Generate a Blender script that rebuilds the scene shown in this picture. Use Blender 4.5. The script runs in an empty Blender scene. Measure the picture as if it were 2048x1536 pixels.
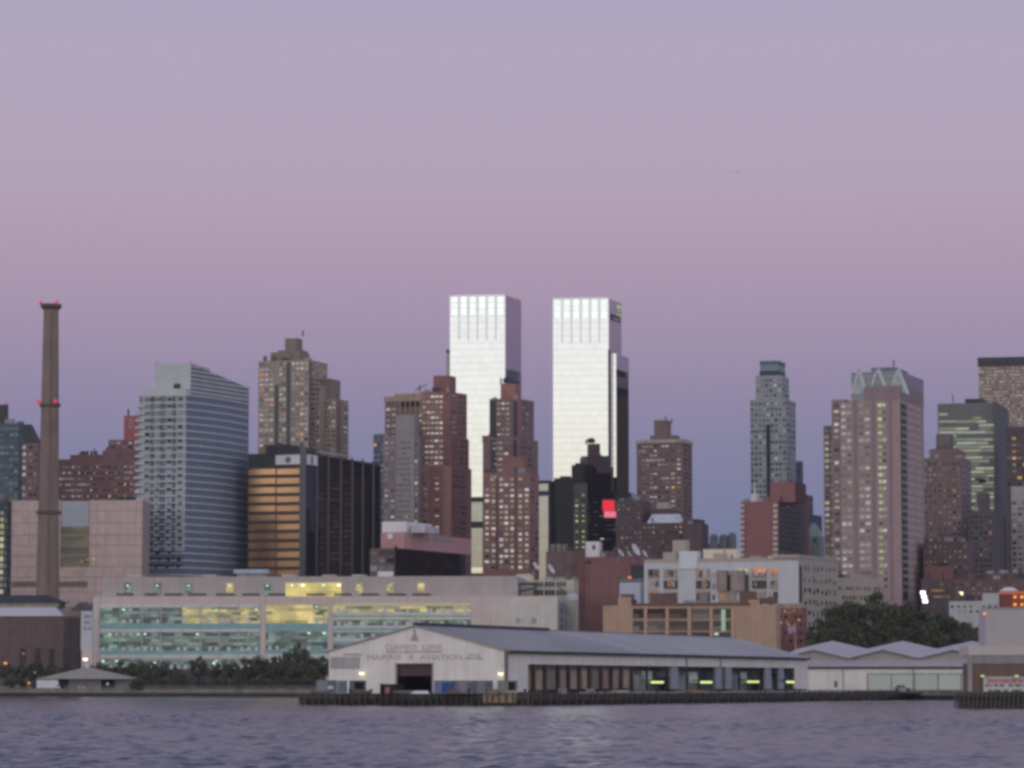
import bpy, math, random
import numpy as np
from mathutils import Vector
random.seed(7)
R = math.radians
SC = bpy.context.scene
COL = SC.collection

# ------------------------------------------------------------------ camera
FPX, CAMZ, PITCH = 6640.0, 4.0, math.atan((1371 - 768) / 6640.0)
CP, SP = math.cos(PITCH), math.sin(PITCH)
cd = bpy.data.cameras.new('camera')
cd.sensor_width = 36.0
cd.lens = 36.0 * FPX / 2048.0
cd.clip_start, cd.clip_end = 1.0, 60000.0
cam = bpy.data.objects.new('camera', cd)
COL.objects.link(cam)
cam.location = (0, 0, CAMZ)
cam.rotation_euler = (math.pi / 2 + PITCH, 0, 0)
SC.camera = cam
cd.dof.use_dof = False

def K(px, py):
    a, b = (px - 1024) / FPX, (768 - py) / FPX
    den = CP - b * SP
    return a / den, (SP + b * CP) / den

def W(px, py, d):
    kx, kz = K(px, py)
    return Vector((kx * d, d, CAMZ + kz * d))

# ------------------------------------------------------------------ materials
def lin(c):
    c = c / 255.0
    return c / 12.92 if c <= .04045 else ((c + .055) / 1.055) ** 2.4

LIGHT = (.53, .455, .505)
def seen(r, g, b):
    """albedo of a surface that reads (r, g, b) in the dusk light of the photograph"""
    return tuple(min(.82, max(.012, lin(v) / l)) for v, l in zip((r, g, b), LIGHT))

MATS = {}
def _new(name):
    m = bpy.data.materials.new(name)
    m.use_nodes = True
    nt = m.node_tree
    return m, nt, nt.nodes['Principled BSDF']

def wall(name, rgb, var=.18, rough=.85, scale=.25, bands=None, ribs=None, metal=0.0, streak=True):
    """matt wall: large mottling, vertical weather streaks, optional floor bands (metres, depth) and ribs"""
    if name in MATS: return MATS[name]
    var = min(.3, var*1.35)
    m, nt, bs = _new(name)
    N, L = nt.nodes.new, nt.links.new
    tc = N('ShaderNodeTexCoord')
    n1 = N('ShaderNodeTexNoise'); n1.inputs['Scale'].default_value = scale; n1.inputs['Detail'].default_value = 5
    L(tc.outputs['Object'], n1.inputs['Vector'])
    mp = N('ShaderNodeMapping'); mp.inputs['Scale'].default_value = (1.1, 1.1, .06)
    L(tc.outputs['Object'], mp.inputs['Vector'])
    n2 = N('ShaderNodeTexNoise'); n2.inputs['Scale'].default_value = .9; n2.inputs['Detail'].default_value = 3
    L(mp.outputs['Vector'], n2.inputs['Vector'])
    ad = N('ShaderNodeMath'); ad.operation = 'ADD'
    L(n1.outputs['Fac'], ad.inputs[0]); L(n2.outputs['Fac'], ad.inputs[1])
    rg = N('ShaderNodeMapRange'); rg.inputs['From Min'].default_value = .7; rg.inputs['From Max'].default_value = 1.3
    rg.inputs['To Min'].default_value = 1 - var; rg.inputs['To Max'].default_value = 1 + var
    L(ad.outputs[0], rg.inputs['Value'])
    fac = rg.outputs['Result']
    sx = N('ShaderNodeSeparateXYZ'); L(tc.outputs['Object'], sx.inputs[0])
    def wave(src, period, depth, fac):
        d = N('ShaderNodeMath'); d.operation = 'DIVIDE'; L(src, d.inputs[0]); d.inputs[1].default_value = period
        f = N('ShaderNodeMath'); f.operation = 'FRACT'; L(d.outputs[0], f.inputs[0])
        g = N('ShaderNodeMath'); g.operation = 'LESS_THAN'; L(f.outputs[0], g.inputs[0]); g.inputs[1].default_value = .4
        h = N('ShaderNodeMath'); h.operation = 'MULTIPLY_ADD'; L(g.outputs[0], h.inputs[0]); h.inputs[1].default_value = -depth; h.inputs[2].default_value = 1
        k = N('ShaderNodeMath'); k.operation = 'MULTIPLY'; L(h.outputs[0], k.inputs[0]); L(fac, k.inputs[1])
        return k.outputs[0]
    if bands: fac = wave(sx.outputs['Z'], bands[0], bands[1], fac)
    if ribs:
        a2 = N('ShaderNodeMath'); a2.operation = 'ADD'; L(sx.outputs['X'], a2.inputs[0]); L(sx.outputs['Y'], a2.inputs[1])
        fac = wave(a2.outputs[0], ribs[0], ribs[1], fac)
    mx = N('ShaderNodeVectorMath'); mx.operation = 'SCALE'
    mx.inputs[0].default_value = rgb
    L(fac, mx.inputs['Scale'])
    L(mx.outputs[0], bs.inputs['Base Color'])
    bs.inputs['Roughness'].default_value = rough
    bs.inputs['Metallic'].default_value = metal
    bs.inputs['Specular IOR Level'].default_value = .25
    MATS[name] = m
    return m

def rnd(nt):
    N, L = nt.nodes.new, nt.links.new
    oi = N('ShaderNodeObjectInfo'); ge = N('ShaderNodeNewGeometry')
    a = N('ShaderNodeMath'); a.operation = 'ADD'
    L(oi.outputs['Random'], a.inputs[0]); L(ge.outputs['Random Per Island'], a.inputs[1])
    f = N('ShaderNodeMath'); f.operation = 'FRACT'; L(a.outputs[0], f.inputs[0])
    return f.outputs[0]

def glass(name, tint, lo, hi, rough=.12, power=1.0, floors=None):
    """reflecting window glass; each pane takes its own reflectance between lo and hi"""
    if name in MATS: return MATS[name]
    m, nt, bs = _new(name)
    N, L = nt.nodes.new, nt.links.new
    r = rnd(nt)
    p = N('ShaderNodeMath'); p.operation = 'POWER'; L(r, p.inputs[0]); p.inputs[1].default_value = power
    mr = N('ShaderNodeMapRange'); L(p.outputs[0], mr.inputs['Value'])
    mr.inputs['To Min'].default_value = lo; mr.inputs['To Max'].default_value = hi
    fac = mr.outputs['Result']
    tc = N('ShaderNodeTexCoord')
    if floors:
        sx = N('ShaderNodeSeparateXYZ'); L(tc.outputs['Object'], sx.inputs[0])
        d = N('ShaderNodeMath'); d.operation = 'DIVIDE'; L(sx.outputs['Z'], d.inputs[0]); d.inputs[1].default_value = floors[0]
        f = N('ShaderNodeMath'); f.operation = 'FRACT'; L(d.outputs[0], f.inputs[0])
        g = N('ShaderNodeMath'); g.operation = 'LESS_THAN'; L(f.outputs[0], g.inputs[0]); g.inputs[1].default_value = .22
        h = N('ShaderNodeMath'); h.operation = 'MULTIPLY_ADD'; L(g.outputs[0], h.inputs[0]); h.inputs[1].default_value = -floors[1]; h.inputs[2].default_value = 1
        k = N('ShaderNodeMath'); k.operation = 'MULTIPLY'; L(h.outputs[0], k.inputs[0]); L(fac, k.inputs[1])
        fac = k.outputs[0]
    v = N('ShaderNodeVectorMath'); v.operation = 'SCALE'; v.inputs[0].default_value = tint
    L(fac, v.inputs['Scale']); L(v.outputs[0], bs.inputs['Base Color'])
    bs.inputs['Metallic'].default_value = 1.0
    bs.inputs['Roughness'].default_value = rough
    MATS[name] = m
    return m

def lit(name, rgb, strength, var=.6):
    """a lamp, or a window lit from inside; brightness differs pane by pane"""
    if name in MATS: return MATS[name]
    m, nt, bs = _new(name)
    N, L = nt.nodes.new, nt.links.new
    bs.inputs['Base Color'].default_value = (.05, .05, .05, 1)
    bs.inputs['Emission Color'].default_value = tuple(lin(c) for c in rgb) + (1,)
    mr = N('ShaderNodeMapRange'); L(rnd(nt), mr.inputs['Value'])
    mr.inputs['To Min'].default_value = strength * (1 - var); mr.inputs['To Max'].default_value = strength
    L(mr.outputs['Result'], bs.inputs['Emission Strength'])
    MATS[name] = m
    return m

def interior(name, dark, light, strength, cell=(2.4, .62), bias=0.0):
    """lit rooms behind glass: partitions, blinds and ceilings as a patchwork of lighter and darker courses"""
    if name in MATS: return MATS[name]
    m, nt, bs = _new(name)
    N, L = nt.nodes.new, nt.links.new
    ge = N('ShaderNodeNewGeometry'); sx = N('ShaderNodeSeparateXYZ'); L(ge.outputs['Position'], sx.inputs[0])
    cx = N('ShaderNodeCombineXYZ'); L(sx.outputs['X'], cx.inputs['X']); L(sx.outputs['Z'], cx.inputs['Y'])
    br = N('ShaderNodeTexBrick'); L(cx.outputs[0], br.inputs['Vector'])
    br.offset = .37; br.squash = 1.6; br.squash_frequency = 3
    D, Lt = tuple(lin(c) for c in dark) + (1,), tuple(lin(c) for c in light) + (1,)
    br.inputs['Color1'].default_value = D; br.inputs['Color2'].default_value = Lt; br.inputs['Mortar'].default_value = D
    br.inputs['Scale'].default_value = 1.0; br.inputs['Mortar Size'].default_value = .05; br.inputs['Bias'].default_value = bias
    br.inputs['Brick Width'].default_value = cell[0]; br.inputs['Row Height'].default_value = cell[1]
    n = N('ShaderNodeTexNoise'); n.inputs['Scale'].default_value = .09; n.inputs['Detail'].default_value = 3; L(ge.outputs['Position'], n.inputs['Vector'])
    cr = N('ShaderNodeValToRGB'); e = cr.color_ramp.elements
    e[0].position, e[0].color = .42, (.66,.68,.72,1); e[1].position, e[1].color = .58, (1.1,1.1,1.06,1)
    L(n.outputs['Fac'], cr.inputs['Fac'])
    mx = N('ShaderNodeMix'); mx.data_type = 'RGBA'; mx.blend_type = 'MULTIPLY'; mx.inputs['Factor'].default_value = 1
    L(br.outputs['Color'], mx.inputs['A']); L(cr.outputs['Color'], mx.inputs['B'])
    L(mx.outputs['Result'], bs.inputs['Emission Color'])
    bs.inputs['Emission Strength'].default_value = strength
    bs.inputs['Base Color'].default_value = (.03, .04, .04, 1)
    bs.inputs['Roughness'].default_value = .2
    MATS[name] = m
    return m

# ------------------------------------------------------------------ mesh building
class MB:
    def __init__(self): self.v, self.f = [], []
    def add(self, vs, fs):
        b = len(self.v); self.v += [tuple(p) for p in vs]; self.f += [tuple(i + b for i in q) for q in fs]; return self
    def box(self, x0, x1, y0, y1, z0, z1):
        return self.add([(x0,y0,z0),(x1,y0,z0),(x1,y1,z0),(x0,y1,z0),(x0,y0,z1),(x1,y0,z1),(x1,y1,z1),(x0,y1,z1)],
                        [(0,3,2,1),(4,5,6,7),(0,1,5,4),(1,2,6,5),(2,3,7,6),(3,0,4,7)])
    def prism(self, poly, z0, z1, top=None):
        n = len(poly); t = top or poly
        self.add([(x,y,z0) for x,y in poly] + [(x,y,z1) for x,y in t],
                 [tuple(range(n))[::-1], tuple(range(n, 2*n))] + [(i,(i+1)%n,(i+1)%n+n,i+n) for i in range(n)])
        return self
    def hexa(self, a, b):
        """a, b: matching quads joined into a solid"""
        return self.add(list(a) + list(b), [(3,2,1,0),(4,5,6,7)] + [(i,(i+1)%4,(i+1)%4+4,i+4) for i in range(4)])
    def lathe(self, prof, n=20, c=(0,0)):
        vs, fs = [], []
        for r, z in prof:
            for i in range(n):
                a = 2*math.pi*i/n; vs.append((c[0]+r*math.cos(a), c[1]+r*math.sin(a), z))
        for k in range(len(prof)-1):
            for i in range(n):
                j = (i+1) % n; fs.append((k*n+i, k*n+j, (k+1)*n+j, (k+1)*n+i))
        fs.append(tuple(range(n))[::-1]); fs.append(tuple(range((len(prof)-1)*n, len(prof)*n)))
        return self.add(vs, fs)
    def tube(self, p, q, r0, r1=None, n=6):
        r1 = r0 if r1 is None else r1
        p, q = Vector(p), Vector(q); d = (q-p).normalized()
        u = d.cross(Vector((.3,.2,1)) if abs(d.z) < .9 else Vector((1,0,0))).normalized(); w = d.cross(u)
        vs = [p + (u*math.cos(2*math.pi*i/n) + w*math.sin(2*math.pi*i/n))*r0 for i in range(n)] + \
             [q + (u*math.cos(2*math.pi*i/n) + w*math.sin(2*math.pi*i/n))*r1 for i in range(n)]
        return self.add(vs, [tuple(range(n))[::-1], tuple(range(n,2*n))] + [(i,(i+1)%n,(i+1)%n+n,i+n) for i in range(n)])
    def mesh(self, name, m):
        me = bpy.data.meshes.new(name); me.from_pydata(self.v, [], self.f); me.update()
        for x in (m if isinstance(m, list) else [m]): me.materials.append(x)
        return me
    def build(self, name, m, parent=None):
        o = bpy.data.objects.new(name, self.mesh(name, m)); COL.objects.link(o); o.parent = parent
        return o

def tag(o, label=None, cat=None, group=None, kind=None):
    for k, v in (('label', label), ('category', cat), ('group', group), ('kind', kind)):
        if v: o[k] = v
    return o

def thing(name, loc, rz, label, cat, group=None):
    o = bpy.data.objects.new(name, None); COL.objects.link(o)
    o.empty_display_size = 2
    o.location = loc; o.rotation_euler = (0, 0, rz)
    return tag(o, label, cat, group)

_PANEL = {}
def panel_mesh(m):
    if m.name not in _PANEL: _PANEL[m.name] = MB().box(-.5,.5,-.05,.05,-.5,.5).mesh('pane', m)
    return _PANEL[m.name]

class T: pass

class Bld:
    """a building in its own frame: local x along the face towards the river, local y back along its side"""
    def __init__(s, name, label, cat, xc, d, yref=1100, theta=20, base=2.6, group=None):
        s.th = R(theta); p = W(xc, yref, d)
        s.o = thing(name, (p.x, p.y, base), -s.th, label, cat, group)
        s.p, s.base, s.wins, s.tiers = p, base, [], []
        s.cam = s.loc(0, 0)
    def loc(s, X, Y):
        dx, dy = X - s.p.x, Y - s.p.y
        return Vector((dx*math.cos(s.th) - dy*math.sin(s.th), dx*math.sin(s.th) + dy*math.cos(s.th)))
    def world(s, x, y):
        return Vector((s.p.x + x*math.cos(s.th) + y*math.sin(s.th), s.p.y - x*math.sin(s.th) + y*math.cos(s.th)))
    def hit(s, px, py, o, v):
        """local point where the sight line of a photo pixel meets the vertical plane through o along v"""
        kx, kz = K(px, py)
        r = s.loc(s.p.x + kx, s.p.y + 1) - s.loc(s.p.x, s.p.y)
        o, v = Vector(o), Vector(v)
        den = r.x*v.y - r.y*v.x
        q = o - s.cam
        t = (q.x*v.y - q.y*v.x) / den
        u = (q.x*r.y - q.y*r.x) / den
        return s.cam + r*t, u, CAMZ + kz*t - s.base
    def tier(s, name, m, xl, xc, xr, yt, yb=None, yoff=0, dep=None, z0=None, build=True, label=None):
        t = T()
        P, _, z1 = s.hit(xc, yt, (0, yoff), (1, 0)); t.x1 = P.x; t.z1 = z1
        t.x0 = s.hit(xl, yt, (0, yoff), (1, 0))[0].x
        t.yf = yoff
        if dep is None:
            q = s.hit(xr, yt, (t.x1, 0), (0, 1))[0]; t.xr, t.dep = t.x1, q.y - yoff
            if not 1 < t.dep < 240: t.dep = 16.0
        else:
            q = s.hit(xr, yt, (0, yoff + dep), (1, 0))[0]; t.xr, t.dep = q.x, dep
        t.z0 = z0 if z0 is not None else (0 if yb is None else s.hit(xc, yb, (0, yoff), (1, 0))[2])
        sk = t.xr - t.x1
        t.poly = [(t.x0, yoff), (t.x1, yoff), (t.xr, yoff + t.dep), (t.x0 + sk, yoff + t.dep)]
        t.f = ((t.x0, yoff), (t.x1 - t.x0, 0)); t.s = ((t.x1, yoff), (sk, t.dep))
        if build:
            t.o = MB().prism(t.poly, t.z0, t.z1).build(name, m, s.o)
            if label: t.o['label'] = label
            s.tiers.append((name, t, m))
        return t
    def z(s, t, face, py, u=.5):
        o, v = getattr(t, face)
        w = s.world(o[0] + v[0]*u, o[1] + v[1]*u)
        kx, kz = K(1024 + FPX*w.x/w.y, py)
        return CAMZ + kz*w.y - s.base
    def u(s, t, face, px, py): return s.hit(px, py, *getattr(t, face))[1]
    def panel(s, name, m, t, face, px0, px1, py0, py1, out=.12, inn=.05, parent=None, label=None):
        o, v = getattr(t, face); pm = (py0 + py1) / 2
        u0, u1 = s.u(t, face, px0, pm), s.u(t, face, px1, pm)
        um = (u0 + u1) / 2
        z1, z0 = s.z(t, face, py0, um), s.z(t, face, py1, um)
        o, v = Vector(o), Vector(v); nrm = Vector((v.y, -v.x)).normalized()
        a, b = o + v*u0, o + v*u1
        poly = [a + nrm*out, b + nrm*out, b - nrm*inn, a - nrm*inn]
        ob = MB().prism([(q.x, q.y) for q in poly], z0, z1).build(name, m, parent or s.o)
        if label: ob['label'] = label
        return ob
    def panel4(s, name, m, t, face, quad, out=.12, inn=.05):
        """panel of four photo points: top left, top right, bottom right, bottom left"""
        o, v = getattr(t, face); vv = Vector(v); nrm = Vector((vv.y, -vv.x)).normalized()
        A, Bk = [], []
        for px, py in (quad[3], quad[2], quad[1], quad[0]):
            P, _, z = s.hit(px, py, o, v)
            A.append((P.x + nrm.x*out, P.y + nrm.y*out, z)); Bk.append((P.x - nrm.x*inn, P.y - nrm.y*inn, z))
        return MB().hexa(Bk, A).build(name, m, s.o)
    def win(s, t, face, nx, py0, py1, nz, fw=.6, fh=.55, u=(0, 1), m='window', lit=.012, lm='lit_warm', drop=0.0, proud=.06, name='window', tilt=2.0, upx=None):
        o, v = getattr(t, face); o, v = Vector(o), Vector(v); n = Vector((v.y, -v.x)).normalized(); ln = v.length
        if upx: u = (s.u(t, face, upx[0], (py0+py1)/2), s.u(t, face, upx[1], (py0+py1)/2))
        ang = math.atan2(v.y, v.x)
        za, zb = s.z(t, face, py1), s.z(t, face, py0)
        du, dz = (u[1]-u[0])/nx, (zb-za)/nz
        for k in range(nz):
            for i in range(nx):
                if random.random() < drop: continue
                jw, jh = random.uniform(.82, 1.06), random.uniform(.75, 1.1)
                uu = u[0] + du*(i+.5); q = o + v*uu + n*proud
                L = random.random() < (lit if lit >= .5 else lit*.45)
                s.wins.append((L, za + dz*(k+.5), q.x, q.y, ang, du*ln*fw*jw, dz*fh*jh, lm if L else m, tilt, name))
    def clutter(s):
        """small plant boxes, pipes and rails along the roof edges"""
        rs = random.Random(int(abs(s.p.x)*7 + s.p.y))
        for nm, t, m in s.tiers:
            w = t.x1 - t.x0
            if 'wall' not in nm or w < 9 or t.dep < 4: continue
            k = min(5, int(w/6) + 1)
            for i in range(k):
                x = t.x0 + w*(i + rs.uniform(.15,.85))/k; y = t.yf + rs.uniform(.8, 3); a = rs.uniform(.6, 2.2); h = rs.uniform(.9, 2.3)
                q = rs.random()
                if q < .55: MB().box(x-a, x+a, y, y+2.2, t.z1, t.z1+h).build('roof_unit', rs.choice([m, MATS['grey_metal'], MATS['dark_metal'], MATS['concrete']]), s.o)
                elif q < .75: MB().tube((x,y,t.z1), (x,y,t.z1+h*1.6), .28).build('vent_pipe', MATS['dark_metal'], s.o)
                elif q < .9: MB().lathe([(.1,t.z1),(1.1,t.z1+.7),(1.1,t.z1+2.6),(.1,t.z1+3.3)], 9, (x,y+1)).build('roof_tank', MATS['rust'], s.o)
                else: MB().tube((x,y,t.z1), (x,y,t.z1+4.5), .12).tube((x-.7,y,t.z1+3.6),(x+.7,y,t.z1+3.6),.1).build('antenna', MATS['dark_metal'], s.o)
    def finish(s):
        if s.o['category'] in ('apartment tower', 'apartment block', 'brick building', 'loft building', 'apartment slab', 'garage', 'office building', 'building'): s.clutter()
        ws = sorted(s.wins, key=lambda w: (not w[0], -w[1]))
        rest = ws[100:]
        for w in ws[:100]:
            o = bpy.data.objects.new(w[9], panel_mesh(MATS[w[7]])); COL.objects.link(o); o.parent = s.o
            o.location = (w[2], w[3], w[1]); o.scale = (w[5], 1, w[6])
            o.rotation_euler = (R(random.gauss(0, w[8])), 0, w[4] + R(random.gauss(0, w[8])))
        if rest:
            mats = sorted({w[7] for w in rest}); v, f, mi = [], [], []
            for w in rest:
                b = len(v); a = w[4] + R(random.gauss(0, w[8])); tx = R(random.gauss(0, w[8]))
                ca, sa = math.cos(a), math.sin(a)
                for yy in (-.05, .05):
                    for xx, zz in ((-.5,-.5),(.5,-.5),(.5,.5),(-.5,.5)):
                        lx, ly, lz = xx*w[5], yy - zz*w[6]*math.sin(tx), zz*w[6]
                        v.append((w[2] + lx*ca - ly*sa, w[3] + lx*sa + ly*ca, w[1] + lz))
                f += [(b,b+1,b+2,b+3),(b+1,b+5,b+6,b+2),(b+4,b,b+3,b+7),(b+3,b+2,b+6,b+7),(b+4,b+5,b+1,b)]
                mi += [mats.index(w[7])]*5
            me = bpy.data.meshes.new('window'); me.from_pydata(v, [], f); me.update()
            for x in mats: me.materials.append(MATS[x])
            me.polygons.foreach_set('material_index', mi)
            o = bpy.data.objects.new('window', me); COL.objects.link(o); o.parent = s.o; o['kind'] = 'stuff'

def text(name, body, m, parent, size, loc, rz=0, depth=.02, sx=1.0):
    cu = bpy.data.curves.new(name, 'FONT'); cu.body = body; cu.size = size; cu.align_x = 'CENTER'; cu.align_y = 'CENTER'; cu.extrude = depth
    tmp = bpy.data.objects.new(name, cu); COL.objects.link(tmp)
    dg = bpy.context.evaluated_depsgraph_get()
    me = bpy.data.meshes.new_from_object(tmp.evaluated_get(dg))
    bpy.data.objects.remove(tmp)
    me.materials.clear(); me.materials.append(m)
    o = bpy.data.objects.new(name, me); COL.objects.link(o); o.parent = parent
    o.location = loc; o.rotation_euler = (math.pi/2, 0, rz); o.scale = (sx, 1, 1)
    return o
# ------------------------------------------------------------------ sky and light: the sun has just set behind the viewer
def make_world():
    w = bpy.data.worlds.new('World'); SC.world = w; w.use_nodes = True
    nt = w.node_tree; N, L = nt.nodes.new, nt.links.new
    bg = nt.nodes['Background']
    tc = N('ShaderNodeTexCoord'); sx = N('ShaderNodeSeparateXYZ'); L(tc.outputs['Generated'], sx.inputs[0])
    def ramp(stops, hi):
        mr = N('ShaderNodeMapRange'); L(sx.outputs['Z'], mr.inputs['Value']); mr.inputs['From Max'].default_value = hi
        cr = N('ShaderNodeValToRGB'); L(mr.outputs['Result'], cr.inputs['Fac'])
        cr.color_ramp.interpolation = 'B_SPLINE' if hi < .5 else 'LINEAR'
        while len(cr.color_ramp.elements) < len(stops): cr.color_ramp.elements.new(.5)
        for e, (p, c) in zip(cr.color_ramp.elements, stops):
            e.position = p / hi; e.color = tuple(c) + (1,)
        return cr.outputs['Color']
    s = lambda r, g, b: (lin(r), lin(g), lin(b))
    east = ramp([(0, s(96,114,146)), (.030, s(104,119,152)), (.047, s(119,127,158)), (.071, s(132,131,164)), (.092, s(150,139,169)),
                 (.112, s(168,149,175)), (.134, s(178,157,181)), (.155, s(183,166,188)), (.184, s(179,168,191)), (.210, s(175,167,194)),
                 (.26, s(170,168,199)), (.32, s(160,168,210))], .32)
    up = ramp([(0, s(160,166,206)), (.32, s(160,166,206)), (1, s(122,128,160))], 1.0)
    hi_ = [(.2, (1.14,1.06,1.12)), (.4, (.82,.76,.84)), (.6, (.52,.51,.60)), (1, s(122,128,160))]
    warm = ramp([(0, (.85,.62,.38)), (.025, (1.10,.90,.58)), (.05, (1.26,1.22,1.00)), (.085, (1.33,1.33,1.25)), (.12, (1.24,1.28,1.30))] + hi_, 1.0)
    cool = ramp([(0, (.84,.68,.62)), (.03, (1.0,.86,.80)), (.07, (1.10,.99,.99)), (.12, (1.16,1.07,1.12))] + hi_, 1.0)
    dt = N('ShaderNodeVectorMath'); dt.operation = 'DOT_PRODUCT'; L(tc.outputs['Generated'], dt.inputs[0]); dt.inputs[1].default_value = (-.28, -.96, 0)
    wr = N('ShaderNodeMapRange'); wr.interpolation_type = 'SMOOTHSTEP'; L(dt.outputs['Value'], wr.inputs['Value']); wr.inputs['From Min'].default_value = .86; wr.inputs['From Max'].default_value = .985
    wm = N('ShaderNodeMix'); wm.data_type = 'RGBA'; L(wr.outputs['Result'], wm.inputs['Factor']); L(cool, wm.inputs['A']); L(warm, wm.inputs['B'])
    west = wm.outputs['Result']
    m1 = N('ShaderNodeMix'); m1.data_type = 'RGBA'
    g = N('ShaderNodeMath'); g.operation = 'GREATER_THAN'; L(sx.outputs['Z'], g.inputs[0]); g.inputs[1].default_value = .318
    L(g.outputs[0], m1.inputs['Factor']); L(east, m1.inputs['A']); L(up, m1.inputs['B'])
    mr = N('ShaderNodeMapRange'); mr.interpolation_type = 'SMOOTHSTEP'
    L(sx.outputs['Y'], mr.inputs['Value']); mr.inputs['From Min'].default_value = .25; mr.inputs['From Max'].default_value = -.55
    m2 = N('ShaderNodeMix'); m2.data_type = 'RGBA'
    L(mr.outputs['Result'], m2.inputs['Factor']); L(m1.outputs['Result'], m2.inputs['A']); L(west, m2.inputs['B'])
    # the faint scattered light of the real atmosphere with the sun on the horizon, added over the gradient
    sk = N('ShaderNodeTexSky'); sk.sky_type = 'NISHITA'; sk.sun_disc = False
    sk.sun_elevation = R(1.0); sk.sun_rotation = R(180)
    ad = N('ShaderNodeMix'); ad.data_type = 'RGBA'; ad.blend_type = 'ADD'; ad.inputs['Factor'].default_value = .0008
    L(m2.outputs['Result'], ad.inputs['A']); L(sk.outputs['Color'], ad.inputs['B'])
    L(ad.outputs['Result'], bg.inputs['Color'])
    bg.inputs['Strength'].default_value = 1.0
make_world()
sd = bpy.data.lights.new('sun', 'SUN'); sd.energy = .30; sd.angle = R(12); sd.color = (1, .80, .80)
sun = bpy.data.objects.new('sun', sd); COL.objects.link(sun)
sun.rotation_euler = (R(80), 0, R(-62))     # low, behind the viewer's shoulder

SC.view_settings.view_transform = 'Standard'; SC.view_settings.look = 'None'
SC.view_settings.exposure = 0; SC.view_settings.gamma = 1
SC.cycles.pixel_filter_type = 'BLACKMAN_HARRIS'; SC.cycles.filter_width = 3.3
SC.cycles.use_denoising = True
SC.cycles.max_bounces = 6; SC.cycles.caustics_reflective = False; SC.cycles.caustics_refractive = False

# ------------------------------------------------------------------ shared materials
G = glass
G('window', (.95,.92,.93), .04, .50, .15, 1.4)
G('window_bright', (.95,.92,.92), .08, .42, .15, 1.2)
G('window_pale', (.95,.90,.90), .12, .60, .15, 1.2)
G('window_dim', (.85,.88,.95), .02, .20, .15, 1.2)
G('window_green', (.80,.92,.85), .05, .42, .15, 1.2)
G('window_blue', (.55,.68,.90), .05, .22, .12, 1.0)
lit('lit_warm', (240,180,105), .75); lit('lit_pale', (235,228,170), .62); lit('lit_green', (205,228,150), .7)
lit('lit_orange', (255,150,75), .8); lit('lamp_white', (255,255,225), 3.0, .2); lit('lamp_green', (215,250,215), 1.5, .5)
lit('lamp_yellow', (240,255,160), 1.15, .2); lit('lamp_red', (255,60,90), .6, .1); lit('lamp_cream', (255,248,205), 2.2, .2); lit('lamp_amber', (255,165,70), 1.4, .3)
CONC = wall('concrete', seen(118,108,110)); DARK = wall('dark_metal', seen(42,42,48), .2, .6)
GREYM = wall('grey_metal', seen(112,110,122), .15, .55); WHITE = wall('white_paint', seen(166,156,166), .06, .6)
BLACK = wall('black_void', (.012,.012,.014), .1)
RUST = wall('rust', seen(84,66,64), .3)

def beacon(b, x, y, z, r=.52):
    return MB().lathe([(r*.5, z-r), (r, z-r*.4), (r, z+r*.3), (r*.5, z+r)], 8, (x, y)).build('warning_light', MATS['lamp_red'], b)

# ------------------------------------------------------------------ the two mirror towers and their podium
def mirror_glass(name, hi):
    m, nt, bs = _new(name); N, L = nt.nodes.new, nt.links.new
    tc = N('ShaderNodeTexCoord'); sx = N('ShaderNodeSeparateXYZ'); L(tc.outputs['Object'], sx.inputs[0])
    def line(src, per, w, dep):
        d = N('ShaderNodeMath'); d.operation = 'DIVIDE'; L(src, d.inputs[0]); d.inputs[1].default_value = per
        f = N('ShaderNodeMath'); f.operation = 'FRACT'; L(d.outputs[0], f.inputs[0])
        g = N('ShaderNodeMath'); g.operation = 'LESS_THAN'; L(f.outputs[0], g.inputs[0]); g.inputs[1].default_value = w
        h = N('ShaderNodeMath'); h.operation = 'MULTIPLY_ADD'; L(g.outputs[0], h.inputs[0]); h.inputs[1].default_value = -dep; h.inputs[2].default_value = 1
        return h.outputs[0]
    k = N('ShaderNodeMath'); k.operation = 'MULTIPLY'; L(line(sx.outputs['Z'], 3.9, .25, .07), k.inputs[0]); L(line(sx.outputs['X'], 1.6, .12, .05), k.inputs[1])
    sn = N('ShaderNodeVectorMath'); sn.operation = 'SNAP'; L(tc.outputs['Object'], sn.inputs[0]); sn.inputs[1].default_value = (3.2, 50, 3.9)
    n = N('ShaderNodeTexWhiteNoise'); L(sn.outputs[0], n.inputs['Vector'])
    r = N('ShaderNodeMapRange'); L(n.outputs['Value'], r.inputs['Value']); r.inputs['To Min'].default_value = .955; r.inputs['To Max'].default_value = 1.03
    k2 = N('ShaderNodeMath'); k2.operation = 'MULTIPLY'; L(k.outputs[0], k2.inputs[0]); L(r.outputs['Result'], k2.inputs[1])
    v = N('ShaderNodeVectorMath'); v.operation = 'SCALE'; v.inputs[0].default_value = (hi, hi, hi*1.0); L(k2.outputs[0], v.inputs['Scale'])
    L(v.outputs[0], bs.inputs['Base Color']); bs.inputs['Metallic'].default_value = 1; bs.inputs['Roughness'].default_value = .015
    MATS[name] = m; return m
MIR = mirror_glass('mirror_glass', .72); MIR2 = mirror_glass('dull_mirror_glass', .32)
MIRS = glass('mirror_side', (.80,.76,.86), .52, .52, .06, floors=(3.9, .12))
DGL = glass('dark_reflection_glass', (.6,.75,.9), .02, .02, .04, floors=(4.2, .3))  # near-black tint stands for dark buildings mirrored in the glass
FIN = glass('silver_fin', (.9,.9,.95), .56, .56, .15)
lit('crown_lamp', (246,255,250), 1.25, .2)

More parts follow.
